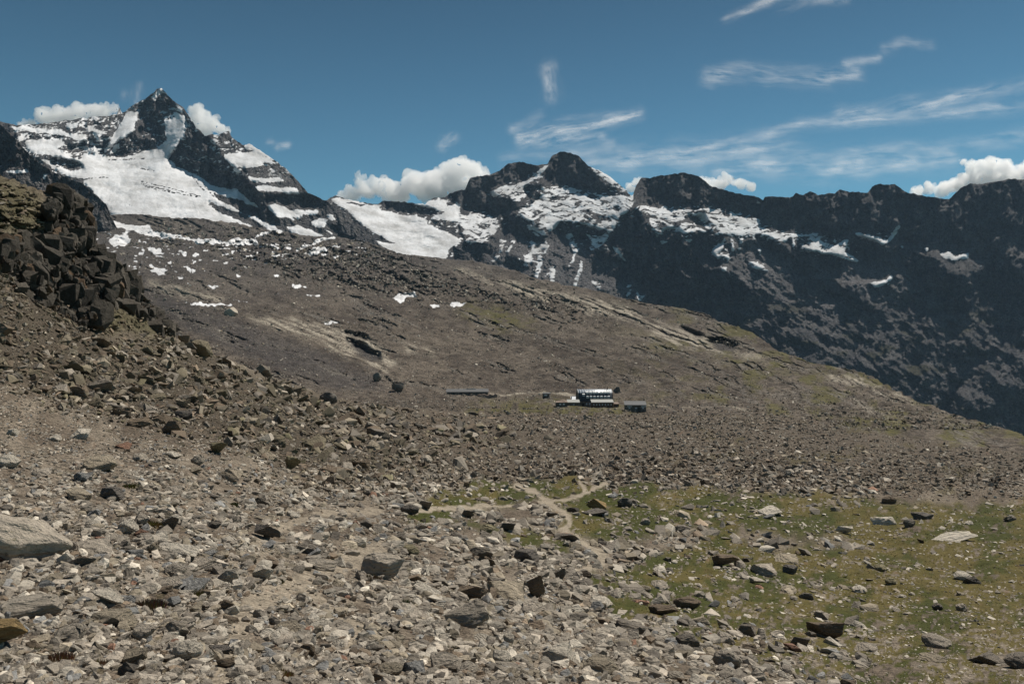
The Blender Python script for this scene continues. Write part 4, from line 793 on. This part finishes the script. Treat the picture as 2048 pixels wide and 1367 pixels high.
for zn, (xa, xb, ya, yb), cnt, (sa, sb), kinds, cols, lb_, gp in ZONES:
    k = 0; t = 0
    while k < cnt and t < 4000:
        t += 1; x, y = r_.uniform(xa, xb), r_.uniform(ya, yb); w = r_.uniform(sa, sb) * (sa / sb + (1 - sa / sb) * r_.random()); a1 = np.array([x]), np.array([y])
        md, pt_, sc_, cf = (float(g_(q, *a1)[0]) for q in ('meadow', 'path', 'scree', 'cliff'))
        ok = pt_ < .2 and cf < .2 and ((zn == 'meadow') == (md > .5)) and (zn != 'scree' or sc_ > .6) and (zn != 'slope' or sc_ < .5) and y > NT_AT(x) + 25
        h = w * r_.uniform(.45, .75)
        if not ok or any(x + w / 2 > a and x - w / 2 < c and y > b and y - h < d for a, b, c, d in taken): continue
        taken.append((x - w / 2, y - h, x + w / 2, y)); kd = r_.choice(kinds)
        boulder(x - w / 2, y - h * (.75 if kd == 'slab' else 1), x + w / 2, y, kd, r_.choice(cols), lb_, gp, var=r_.randrange(99), roll=r_.uniform(-.2, .3), name='stone'); k += 1
# ================================================================ TUFTS OF GRASS, one object each
def tuft_obj(px, py, wpx, rgb, label, seed):
    r = random.Random(seed); P = Vector(ground(np.array([px]), np.array([py]))[0]); R = wpx * P.y / F / 2; V, T, Cc = [], [], []
    for i in range(300):
        a = r.uniform(0, 6.28); q = R * math.sqrt(r.random()) * .9; x, y = q * math.cos(a), q * math.sin(a) * .8; l = R * r.uniform(.25, .6) * (1.15 - q / R * .6); b = r.uniform(.1, .55) * l; w = R * .03; a2 = a + r.uniform(-.8, .8)
        k = len(V); V += [(x - w * math.sin(a2), y + w * math.cos(a2), -.05), (x + w * math.sin(a2), y - w * math.cos(a2), -.05), (x + b * .4 * math.cos(a2) - w * .6, y + b * .4 * math.sin(a2), l * .6), (x + b * .4 * math.cos(a2) + w * .6, y + b * .4 * math.sin(a2), l * .6), (x + b * math.cos(a2), y + b * math.sin(a2), l)]
        T += [(k, k + 1, k + 3), (k, k + 3, k + 2), (k + 2, k + 3, k + 4)]; c = [v * 1.5 * r.uniform(.6, 1.4) for v in rgb]; Cc += [c] * 5
    o = mesh_np('grass_tuft', np.array(V), np.array(T), GM, {'albedo': np.array(Cc)}, True, 3); o.location = P
    return tag(o, label, 'grass tuft')
for i, (px, py, w, c, l) in enumerate([
 (60, 1305, 46, (.06, .07, .02), 'green tuft in the hollow right of the orange-topped boulder'), (120, 1318, 60, (.13, .085, .05), 'rusty brown dry tuft near the lower left corner'),
 (195, 1330, 44, (.12, .09, .045), 'straw tuft left of the tan block at the bottom edge'), (624, 1262, 26, (.05, .06, .02), 'dark green tuft on the sandy path under the small tilted slab'),
 (556, 1163, 26, (.06, .065, .02), 'green tuft under the pale upright block'), (806, 1212, 52, (.045, .06, .02), 'dark green tuft among the rubble left of the striped grey boulder'),
 (770, 1312, 36, (.20, .12, .03), 'orange tuft above the tan rock at the bottom edge'), (390, 1188, 40, (.10, .09, .03), 'olive tuft left of the cream-white boulder foot'),
 (305, 1052, 44, (.13, .10, .04), 'dry golden tuft beside the grey upright stone'), (262, 974, 36, (.10, .10, .03), 'yellow green tuft beside the lichen tipped black boulder'),
 (1068, 1158, 34, (.14, .10, .04), 'dry tuft at the top of the long flat tan slab'), (740, 1160, 50, (.11, .085, .05), 'brown tuft left under the big banded boulder'),
 (895, 1300, 40, (.12, .11, .06), 'grey green spiky tuft above the white-topped block'), (470, 1010, 26, (.07, .075, .03), 'small green tuft left of the dark pointed rock'),
 (300, 1215, 70, (.10, .075, .045), 'wide brown tuft between the domed boulder and the sandy path'), (560, 1355, 60, (.16, .11, .05), 'straw coloured tuft at the bottom edge of the path')]): tuft_obj(px, py, w, c, l, 500 + i)
# ================================================================ HUT AND OUTBUILDINGS
def solid(name, rgb, rough=.8, metal=0.0, var=.25, sc=.8, bump=.03):
    g = N(name); tc = g.n('TexCoord').outputs['Object']; n = g.noise(tc, sc, 5, .7); f = g.math('ADD', 1 - var, g.math('MULTIPLY', n, 2 * var))
    col = g.mix(1.0, (*rgb, 1), g.n('CombineColor', {0: f, 1: f, 2: f}).outputs[0], 'MULTIPLY')
    m = g.out(col, rough, g.bump(n, .6, bump), .3); g.b.inputs['Metallic'].default_value = metal; return m
def masonry(name, a, b):
    g = N(name); tc = g.n('TexCoord').outputs['Object']
    v = g.n('TexVoronoi', {'Vector': tc, 'Scale': 1.6}); k = g.n('SeparateColor', {0: v.outputs['Color']}).outputs[0]
    return g.out(g.mix(k, a, b), .9, g.bump(g.math('SUBTRACT', 1.0, v.outputs['Distance']), .9, .12))
M_ALU = solid('weathered aluminium', (.62, .64, .66), .45, .3, .22, .5); M_VAULT_SHADE = solid('painted vault shade', (.055, .068, .085), .7, 0, .2); M_PALE = solid('pale sheet roof', (.36, .36, .33), .6, 0, .25)  # the dark blue grey paints shade onto the lower vault
M_STONE = masonry('stone masonry', (.10, .085, .07), (.22, .19, .16)); M_PINK = masonry('pinkish stone', (.20, .15, .12), (.32, .25, .20))
M_BROWN = solid('brown boarding', (.12, .075, .05), .8, 0, .3); M_GLASS = solid('window glass', (.55, .58, .60), .15, 0, .05); M_DARKM = solid('dark metal', (.03, .03, .032), .6, 0, .2)
M_ROOFG = solid('grey roof sheet', (.115, .115, .115), .6, 0, .2); M_WHITE = solid('white paint', (.75, .75, .73), .6, 0, .1)
def spot(px, py, f=MID):
    P = ground(np.array([px]), np.array([py]), f)[0]; return Vector(P), P[1] / F
def mk(name, verts, faces, mat, parent=None, smooth=False):
    me = bpy.data.meshes.new(name); me.from_pydata([tuple(v) for v in verts], [], faces); me.materials.append(mat)
    bm = bmesh.new(); bm.from_mesh(me); bmesh.ops.recalc_face_normals(bm, faces=bm.faces); bm.to_mesh(me); bm.free()
    for p in me.polygons: p.use_smooth = smooth
    o = bpy.data.objects.new(name, me); COL.objects.link(o); o.parent = parent; return o
def box(x0, x1, y0, y1, z0, z1):
    return [(x0, y0, z0), (x1, y0, z0), (x1, y1, z0), (x0, y1, z0), (x0, y0, z1), (x1, y0, z1), (x1, y1, z1), (x0, y1, z1)], [(0, 3, 2, 1), (4, 5, 6, 7), (0, 1, 5, 4), (1, 2, 6, 5), (2, 3, 7, 6), (3, 0, 4, 7)]
def mbox(name, mat, parent, *b): v, f = box(*b); return mk(name, v, f, mat, parent)
def multi(name, mat, parent, boxes):
    V, Fs = [], []
    for b in boxes:
        v, f = box(*b); k = len(V); V += v; Fs += [tuple(i + k for i in q) for q in f]
    return mk(name, V, Fs, mat, parent)
def roof_sheet(name, mat, parent, x0, x1, y0, y1, za, zb, t=.25):
    """Lean-to roof: eave height za in front, zb behind."""
    return mk(name, [(x0, y0, za), (x1, y0, za), (x1, y1, zb), (x0, y1, zb), (x0, y0, za + t), (x1, y0, za + t), (x1, y1, zb + t), (x0, y1, zb + t)], [(0, 3, 2, 1), (4, 5, 6, 7), (0, 1, 5, 4), (1, 2, 6, 5), (2, 3, 7, 6), (3, 0, 4, 7)], mat, parent)
def building(name, px, py, label, cat, yaw=0.0):
    p, s = spot(px, py); e = bpy.data.objects.new(name, None); COL.objects.link(e); e.location = p; e.rotation_euler = (0, 0, yaw); e.empty_display_size = 2
    return tag(e, label, cat), s
hut, s = building('mountain_hut', 1191.5, 812, 'large silvery barrel-vaulted mountain hut with rows of small windows', 'mountain hut', math.radians(3))
hw, hz, vr, dp = 34.5 * s, 10 * s, 23 * s, 6.5
def arc(k, n=20): a = math.pi * k / n; return (dp + 1e-3 - dp * 1.0 * math.cos(a), hz + vr * math.sin(a) ** .9)
AR = [arc(k) for k in range(21)]
mbox('wall', M_STONE, hut, -hw + .1, hw - .1, .15, 2 * dp - .15, -3, hz)
v = []; f = []
for sx in (-hw, hw):
    for r in (0, .3): v += [(sx, dp + (y - dp) * (1 - r / dp), hz + (z - hz) * (1 - r / vr)) for y, z in AR]
for k in range(20): f += [(k, k + 1, 42 + k + 1, 42 + k), (21 + k, 63 + k, 63 + k + 1, 21 + k + 1), (k, 21 + k, 22 + k, k + 1), (42 + k, 43 + k, 64 + k, 63 + k)]
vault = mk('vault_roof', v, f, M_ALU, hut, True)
vault.data.materials.append(M_VAULT_SHADE)
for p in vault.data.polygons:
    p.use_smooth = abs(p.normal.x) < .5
    if p.center.z < hz + vr * .76: p.material_index = 1  # shaded lower curve of the vault, put into the colour
V2, F2 = [], []
for i in range(15):                                       # standing ribs over the vault
    x = -hw + .05 + i * (2 * hw - .1) / 14; k0 = len(V2)
    for k in range(21):
        y, z = AR[k]; ny, nz = (y - dp) / dp, (z - hz) / vr; V2 += [(x - .09, y + ny * .16, z + nz * .16 + .01), (x + .09, y + ny * .16, z + nz * .16 + .01)]
        V2 += [(x - .09, y - ny * .02, z - nz * .02), (x + .09, y - ny * .02, z - nz * .02)]
    for k in range(20):
        a = k0 + 4 * k; F2 += [(a, a + 1, a + 5, a + 4), (a, a + 4, a + 6, a + 2), (a + 1, a + 3, a + 7, a + 5)]
rb_ = mk('roof_rib', V2, F2, M_ALU, vault); rb_.data.materials.append(M_VAULT_SHADE)
for p in rb_.data.polygons: p.material_index = int(p.center.z < hz + vr * .76)  # ribs follow the same painted shade
for sx in (-1, 1):
    x = sx * (hw - .12); pv = [(x, dp + (y - dp) * .96, hz + (z - hz) * .96) for y, z in AR]; pv += [(x - sx * .25, y, z) for _, y, z in pv]
    ff = [tuple(range(21)), tuple(range(21, 42))] + [(k, k + 1, 22 + k, 21 + k) for k in range(20)]; mk('end_wall', pv, ff, M_DARKM if sx > 0 else M_STONE, hut)
def dormer(px, py, big=1.0):
    x = (px - 1191.5) * s; z = (812 - py) * s; t = (z - hz) / vr; y = dp - dp * math.cos(math.asin(min(.99, t ** (1 / .9))))
    w = mk('window', [(x - .75, y - .9, z - .7), (x + .75, y - .9, z - .7), (x + .75, y + .8, z - .7), (x - .75, y + .8, z - .7), (x - .75, y - .9, z + .45), (x + .75, y - .9, z + .45), (x + .75, y + 1.3, z + .95), (x - .75, y + 1.3, z + .95)], [(0, 3, 2, 1), (4, 5, 6, 7), (0, 1, 5, 4), (1, 2, 6, 5), (2, 3, 7, 6), (3, 0, 4, 7)], M_WHITE, hut)
    mbox('pane', M_GLASS, w, x - .5, x + .5, y - .96, y - .91, z - .5, z + .3)
for px in (1175, 1182, 1189, 1196, 1203, 1210.4, 1217.4): dormer(px, 793)
for px in (1175, 1182, 1189, 1196, 1203, 1210.4, 1217.4): dormer(px, 785)
dormer(1167.3, 789)
for x in (-.7, -.5, -.85): pass
mbox('door', M_DARKM, hut, -hw + 2.2, -hw + 3.6, .05, .14, 0, 2.2)
for i in range(4): mbox('lower_window', M_GLASS, hut, -hw + 4.6 + i * 1.9, -hw + 5.5 + i * 1.9, .07, .14, 1.0, 2.2)
mbox('chimney', M_DARKM, hut, (1218 - 1191.5) * s - .2, (1218 - 1191.5) * s + .2, 1.6 * dp * .5, 1.6 * dp * .5 + .4, hz + vr * .7, hz + vr + 1.6)
an, _ = building('hut_annex', 1205, 815, 'low brown annex with a pale roof built along the front of the silvery hut', 'annex', math.radians(3))
mbox('wall', M_BROWN, an, -21.3 * s, 21.3 * s, 0, 3.6, -2.5, 10 * s); roof_sheet('roof', M_PALE, an, -21.8 * s, 21.8 * s, -.4, 3.7, 10.2 * s, 10.2 * s + 1.5)
for i in range(7): mbox('window', M_GLASS, an, (-18 + i * 5.6) * s, (-15.8 + i * 5.6) * s, -.07, -.01, 5.0 * s, 7.5 * s)
ax, _ = building('stone_shed', 1233, 815, 'small reddish shed at the right end of the silvery hut', 'shed')
mbox('wall', M_BROWN, ax, -4.6 * s, 4.6 * s, 0, 3, -2, 6.8 * s); roof_sheet('roof', M_PINK, ax, -5 * s, 5 * s, -.3, 3.2, 6.9 * s, 6.9 * s + .7); mbox('door', M_DARKM, ax, -1 * s, 1.5 * s, -.06, -.01, 0, 5 * s)
lx, _ = building('side_wing', 1149, 806, 'bluish lean-to wing beside a black flue at the left end of the silvery hut', 'lean-to')
mbox('wall', M_STONE, lx, -7.5 * s, 7.5 * s, 0, 3.5, -2.5, 6 * s); roof_sheet('roof', M_ALU, lx, -8 * s, 8 * s, -.4, 4, 6.2 * s, 6.2 * s + 2.2)
mbox('flue', M_DARKM, lx, -7.6 * s, -5.8 * s, .6, 1.2, 3 * s, 14.5 * s); mbox('window', M_GLASS, lx, 1 * s, 3.2 * s, -.07, -.01, 2 * s, 4 * s)
ra, _ = building('stone_store', 1123.5, 812, 'ruined low stone store with pinkish rubble roof left of the silvery hut', 'store')
mbox('wall', M_STONE, ra, -11 * s, 11 * s, 0, 4, -2.5, 6.5 * s)
rp = mk('roof', [(-11.4 * s, -.3, 6.7 * s), (11.4 * s, -.3, 6.7 * s), (11.4 * s, 4.2, 9 * s), (2 * s, 4.2, 11.6 * s), (-6 * s, 4.2, 10 * s), (-11.4 * s, 4.2, 8 * s), (-11.4 * s, 4.2, 6.3 * s), (11.4 * s, 4.2, 6.3 * s), (-11.4 * s, -.3, 6.3 * s), (11.4 * s, -.3, 6.3 * s)], [(0, 1, 2, 3, 4, 5), (8, 9, 1, 0), (9, 7, 2, 1), (8, 0, 5, 6), (6, 5, 4, 3, 2, 7), (8, 6, 7, 9)], M_PINK, ra)
for x in (-3, 4): mbox('window', M_WHITE, ra, x * s - .5, x * s + .5, -.07, -.01, 1.5 * s, 4.4 * s)
rb, _ = building('terrace_block', 1147, 814, 'flat pale roofed stone block between the ruined store and the silvery hut', 'stone building')
mbox('wall', M_STONE, rb, -12 * s, 12 * s, 0, 4.5, -2.5, 5.6 * s); roof_sheet('roof', M_PALE, rb, -12.3 * s, 12.3 * s, -.35, 4.6, 5.8 * s, 5.8 * s + 1.4); mbox('window', M_GLASS, rb, -1 * s, 2 * s, -.07, -.01, 1.2 * s, 3 * s)
oh, s2 = building('old_hut', 1271, 819, 'long low stone hut with flat grey roof right of the silvery hut', 'stone hut', math.radians(-4))
mbox('wall', M_STONE, oh, -21 * s2, 21 * s2, 0, 5.5, -2.5, 9.2 * s2); roof_sheet('roof', M_ROOFG, oh, -22 * s2, 22 * s2, -.5, 6, 9.4 * s2, 9.4 * s2 + 1.7)
for x0, x1 in ((-16.5, -7), (11, 22)): mbox('lintel', M_WHITE, oh, x0 * s2, min(x1, 20.8) * s2, -.12, -.01, 6.4 * s2, 8 * s2)
for x in (-12, 1, 15): mbox('window', M_GLASS, oh, x * s2 - .5, x * s2 + .5, -.07, -.01, 2.5 * s2, 5 * s2)
mbox('door', M_DARKM, oh, 5 * s2, 8 * s2, -.07, -.01, 0, 5.6 * s2)
sh, s3 = building('stone_cabin', 1092, 798, 'small dark square cabin with one white window beside the track', 'cabin', math.radians(-12))
mbox('wall', M_STONE, sh, -7 * s3, 7 * s3, 0, 5, -2, 10.5 * s3); roof_sheet('roof', M_ROOFG, sh, -7.6 * s3, 7.6 * s3, -.4, 5.4, 10.7 * s3, 12 * s3)
w = mbox('window', M_WHITE, sh, -3.5 * s3, 2.5 * s3, -.08, -.01, 7 * s3, 9.2 * s3); mbox('door', M_DARKM, sh, -5 * s3, -1 * s3, -.09, -.01, 0, 5.8 * s3)
lb, s4 = building('long_shed', 935, 787, 'very long low shed with a plain grey roof at the foot of the hillside', 'shed', math.radians(5))
mbox('wall', M_STONE, lb, -41 * s4, 41 * s4, 0, 4.5, -3, 4.2 * s4); roof_sheet('roof', M_ROOFG, lb, -42.5 * s4, 42.5 * s4, -.6, 5, 4.0 * s4, 9.3 * s4)
for x in (-30, -14, 2, 17): mbox('window', M_DARKM, lb, x * s4, (x + 3) * s4, -.07, -.01, 1.2 * s4, 3.2 * s4)
mbox('ridge_snow', M_WHITE, lb, -2 * s4, 17 * s4, 4.0, 4.9, 9.9 * s4, 10.4 * s4)
lr, _ = building('ruined_wall', 975, 792, 'broken pinkish stone wall at the right end of the long shed', 'wall', math.radians(5))
r = random.Random(3); xs_ = [(-19 + i * 3.45) * s4 for i in range(12)]; hs = [r.uniform(4.5, 8) * s4 for _ in xs_]
vv = []; [vv.extend([(x, 0, -2), (x, 1.4, -2), (x, 1.4, h), (x, 0, h * .94)]) for x, h in zip(xs_, hs)]
ff = [(0, 3, 2, 1), (44, 45, 46, 47)]
for i in range(11):
    for a, b in ((0, 1), (1, 2), (2, 3), (3, 0)): ff.append((4 * i + a, 4 * i + b, 4 * i + 4 + b, 4 * i + 4 + a))
mk('masonry', vv, ff, M_PINK, lr)
# ================================================================ CLOUDS
DCL = 9500.0
def cumulus(blobs, label, seed, fl=1.0):
    r = random.Random(seed); me = bpy.data.meshes.new('cumulus_cloud'); bm = bmesh.new(); u = DCL / F
    for px, py, rad in blobs:
        if len(blobs) != 11 and len(blobs) != 7: rad *= 1.14
        for k in range(16):
            q = 1 if k == 0 else r.uniform(.2, .6); dx, dy, dz = (0, 0, 0) if k == 0 else (r.uniform(-1, 1), r.uniform(-1, 1), r.uniform(-.5, 1.0))
            R = rad * u * q * (.92 if k == 0 else 1); d = DCL + dy * rad * u * 1.6
            c = Vector(((px + dx * rad * .8 - CX) / F * d, d, (HY - py + dz * rad * .75) / F * d))
            t = bmesh.ops.create_icosphere(bm, subdivisions=2, radius=R)
            for v in t['verts']: v.co = v.co * (1 + .18 * mnoise.noise(v.co / R * 2 + c)) + c
    ce = Vector(((sum(b[0] for b in blobs) / len(blobs) - CX) * u, DCL, (HY - sum(b[1] for b in blobs) / len(blobs)) * u))
    bmesh.ops.translate(bm, vec=-ce, verts=bm.verts); bm.to_mesh(me); bm.free()
    o = bpy.data.objects.new('cumulus_cloud', me); o.location = ce; COL.objects.link(o); me.materials.append(CLM)
    m = o.modifiers.new('union', 'REMESH'); m.mode = 'VOXEL'; m.voxel_size = 13
    for sz, st in ((150, 95), (55, 55), (24, 26)):
        tx = bpy.data.textures.new('puff', 'CLOUDS'); tx.noise_scale = sz; tx.noise_depth = 3
        d = o.modifiers.new('puff', 'DISPLACE'); d.texture = tx; d.strength = st * fl; d.mid_level = .5
    return tag(o, label, 'cloud')
g = N('cloud vapour'); g.t.nodes.remove(g.b)
pv = g.n('VolumePrincipled', {'Color': (1, 1, 1, 1), 'Density': .012, 'Anisotropy': .45})
g.t.links.new(pv.outputs[0], g.t.nodes['Material Output'].inputs['Volume']); CLM = g.m
pv.inputs['Emission Strength'].default_value = 0.0
cumulus([(60, 248, 12), (85, 233, 16), (115, 225, 17), (105, 240, 20), (140, 236, 22), (165, 226, 17), (185, 220, 13), (210, 219, 13), (228, 219, 10), (200, 235, 20), (40, 254, 9)], 'long flat-based white cloud behind the ridge left of the pyramid peak', 1)
cumulus([(392, 224, 14), (405, 234, 18), (425, 247, 17), (438, 258, 14), (388, 244, 18), (450, 266, 9), (412, 260, 18)], 'white cloud tucked against the right shoulder of the pyramid peak', 2)
cumulus([(714, 350, 6), (720, 362, 10), (735, 380, 17), (760, 374, 17), (775, 362, 9), (790, 384, 22), (820, 368, 20), (850, 374, 28), (870, 358, 19), (905, 345, 22), (925, 335, 17), (945, 340, 19), (962, 356, 16), (900, 378, 30), (940, 368, 24), (708, 388, 14), (690, 394, 10), (672, 399, 6), (800, 396, 18)], 'largest white cloud rising behind the snowy saddle', 3)
cumulus([(1262, 374, 8), (1275, 364, 8), (1288, 375, 12)], 'smallest cloud puff in the notch right of the blunt summit', 4)
cumulus([(1408, 366, 11), (1430, 370, 13), (1447, 350, 5), (1455, 361, 12), (1480, 368, 11), (1503, 375, 8)], 'low ragged cloud behind the middle of the dark range', 5)
cumulus([(1835, 384, 11), (1860, 377, 11), (1885, 379, 14), (1910, 370, 14), (1925, 324, 7), (1950, 338, 15), (1975, 331, 15), (2000, 333, 17), (2010, 352, 23), (1965, 357, 23), (1930, 367, 19), (2048, 346, 16), (2075, 342, 21), (2030, 370, 18)], 'tall white cloud above the right end of the dark range', 6)
# thin high clouds: sheets of ice crystals lying at their own height
ZC = 2600.0
g = N('ice cloud'); g.t.nodes.remove(g.b)
tr = g.n('BsdfTransparent'); tl = g.n('BsdfTranslucent', {'Color': (.95, .95, .95, 1)}); tc = g.n('TexCoord').outputs['Object']
df = g.n('BsdfDiffuse', {'Color': (.95, .95, .95, 1)}); ad = g.n('MixShader', {0: .25, 1: tl.outputs[0], 2: df.outputs[0]})
den = g.attr('veil').outputs['Fac']; fac = g.rng(den, 0, 1)
mx = g.n('MixShader', {0: fac, 1: tr.outputs[0], 2: ad.outputs[0]}); g.t.links.new(mx.outputs[0], g.t.nodes['Material Output'].inputs['Surface']); ICE = g.m
def cirrus(strokes, label, seed, ang=-.25, stretch=9.0, base=.55, st=3.0, wl=26.0):
    """strokes: (points, half width, strength) in photo pixels; the fibres run along ang."""
    P = [p for s_ in strokes for p in s_[0]]; mw = max(s_[1] for s_ in strokes) * 2.2 + 10
    X, Y = np.meshgrid(np.arange(min(p[0] for p in P) - mw, max(p[0] for p in P) + mw, st), np.arange(max(-60, min(p[1] for p in P) - mw), min(430, max(p[1] for p in P) + mw), st * .7))
    ca, sa = math.cos(ang), math.sin(ang); U = X * ca + Y * sa; Vv = -X * sa + Y * ca
    wx = 3 * fbm(U / 60, Vv / 16, 4, seed); D = np.zeros(X.shape)
    for pts_, w, a in strokes:
        d = seg_dist(X + 1.2 * wx * w / 12, Y + .35 * wx * w / 12, pts_); D = np.maximum(D, .72 * a * np.exp(-(d / (w * 1.5)) ** 2 * 1.5))
    fib = fbm(U / (wl * stretch / 3), Vv / (wl / 3), 6, seed + 5, .62); cl = fbm(U / 70, Vv / 26, 4, seed + 9)
    f2 = fbm(U / (wl * 1.6), Vv / (wl / 7), 4, seed + 15, .6)
    D = D * np.clip(.75 + 1.3 * fbm(U / 110, Vv / 40, 3, seed + 21), .25, 1.2)
    D = D * np.clip(base + .10 + 1.0 * fib + 1.1 * cl + .7 * f2, 0, 1.3)
    e = (HY - Y) / F; d = ZC / e; Vt = np.stack([(X - CX) / F * d, d, ZC + 40 * fbm(X / 80, Y / 40, 3, seed)], -1)
    nr, nc = X.shape; i = np.arange(nr * nc).reshape(nr, nc); Fc = np.stack([i[:-1, :-1], i[:-1, 1:], i[1:, 1:], i[1:, :-1]], -1).reshape(-1, 4)
    df_ = D.ravel(); k = df_[Fc].max(1) > .004; Fc = Fc[k]; u, inv = np.unique(Fc, return_inverse=True)
    return tag(mesh_np('cirrus_cloud', Vt.reshape(-1, 3)[u], inv.reshape(Fc.shape), ICE, {'veil': np.clip(df_[u], 0, .8)}), label, 'cloud')
cirrus([([(1450, 36), (1490, 20), (1530, 6), (1580, -4)], 7, .42), ([(1560, 14), (1620, 4), (1690, -4)], 8, .25), ([(1595, 4), (1660, -6)], 5, .3)], 'thin white streak crossing the top edge of the sky', 11, -.3)
cirrus([([(1097, 134), (1097, 150), (1102, 172)], 11, .34), ([(1102, 165), (1105, 190)], 13, .16)], 'small upright wisp of cloud alone high above the blunt summit', 12, 1.45, 3, .75, 2.0, 18)
cirrus([([(1028, 258), (1055, 245), (1080, 230)], 8, .45), ([(1040, 270), (1085, 258), (1110, 262)], 9, .45), ([(1045, 285), (1110, 278), (1200, 272)], 10, .42), ([(1120, 262), (1180, 252), (1240, 236), (1278, 228)], 9, .5), ([(1110, 240), (1180, 232), (1230, 230)], 6, .22), ([(1060, 292), (1140, 290), (1225, 284)], 6, .25), ([(1050, 250), (1075, 275)], 10, .35)], 'feathery rippled cloud just above the blunt summit', 13, -.22, 6, .55, 2.0, 18)
cirrus([([(1420, 156), (1460, 146), (1520, 148), (1590, 152), (1660, 156), (1710, 148)], 13, .48), ([(1430, 150), (1480, 140)], 9, .3), ([(1690, 130), (1725, 123), (1757, 116)], 6, .3), ([(1770, 100), (1810, 86), (1860, 90)], 8, .22), ([(1530, 170), (1560, 168)], 5, .12)], 'long horizontal band of thin cloud right of centre', 14, .06, 7, .65, 2.2, 20)
cirrus([([(1680, 222), (1760, 226), (1850, 210), (1950, 186), (2048, 168), (2150, 150)], 10, .42), ([(1740, 218), (1830, 200), (1900, 190)], 9, .2)], 'upper bright feathered streak rising to the right edge', 15, -.24, 7, .6, 2.4, 22)
cirrus([([(1240, 310), (1350, 306), (1450, 290), (1540, 270), (1600, 252), (1680, 244), (1800, 236), (1920, 222), (2048, 214), (2150, 208)], 10, .36), ([(1180, 322), (1300, 318), (1420, 308), (1500, 300), (1600, 305)], 20, .36), ([(1440, 340), (1530, 332), (1640, 340), (1760, 330), (1900, 315)], 17, .42), ([(1500, 330), (1600, 318), (1750, 305), (1900, 298), (2048, 272), (2150, 262)], 12, .30), ([(1080, 310), (1180, 302), (1220, 296)], 9, .30), ([(1010, 322), (1090, 306)], 10, .22), ([(1620, 350), (1760, 340), (1840, 335)], 9, .18), ([(1250, 338), (1400, 335)], 14, .24)], 'broad pale veil of cloud spread low above the dark range', 16, -.08, 11, .72, 3.0, 30)
cirrus([([(884, 294), (892, 278), (908, 276)], 8, .32), ([(890, 290), (900, 282)], 7, .2)], 'faint curled wisp above the largest white cloud', 17, -.5, 3, .6, 1.5, 12)
cirrus([([(556, 294), (575, 291)], 5, .35), ([(538, 283), (545, 285)], 5, .16)], 'tiny faint wisp right of the pyramid peak', 18, -.1, 4, .7, 1.2, 10)
cirrus([([(278, 168), (274, 190), (272, 208)], 5, .30), ([(255, 190), (268, 184)], 9, .2), ([(262, 196), (276, 180)], 7, .2)], 'faint upright wisp beside the tip of the pyramid peak', 19, 1.5, 4, .7, 1.5, 14)
# ================================================================ AIR
bpy.context.view_layer.update()
lo = [1e9] * 3; hi = [-1e9] * 3
for o in COL.objects:
    if o.type == 'MESH' and o.get('category') != 'cloud' and not o.parent:
        n_ = len(o.data.vertices); a = np.empty(n_ * 3, np.float32); o.data.vertices.foreach_get('co', a); a = a.reshape(-1, 3); mw = np.array(o.matrix_world)
        a = a @ mw[:3, :3].T + mw[:3, 3]
        for i in range(3): lo[i] = min(lo[i], a[:, i].min()); hi[i] = max(hi[i], a[:, i].max())
g = N('air'); g.t.nodes.remove(g.b)
pv = g.n('VolumePrincipled', {'Color': (.50, .74, 1.0, 1), 'Density': 1.7e-5, 'Anisotropy': .0})
g.t.links.new(pv.outputs[0], g.t.nodes['Material Output'].inputs['Volume'])
v, f = box(lo[0] - 300, hi[0] + 300, -400, min(hi[1] + 100, DCL - 700), lo[2] - 1, hi[2] + 15)
tag(mk('haze', v, f, g.m), 'thin blue mountain air', 'haze', kind='stuff')
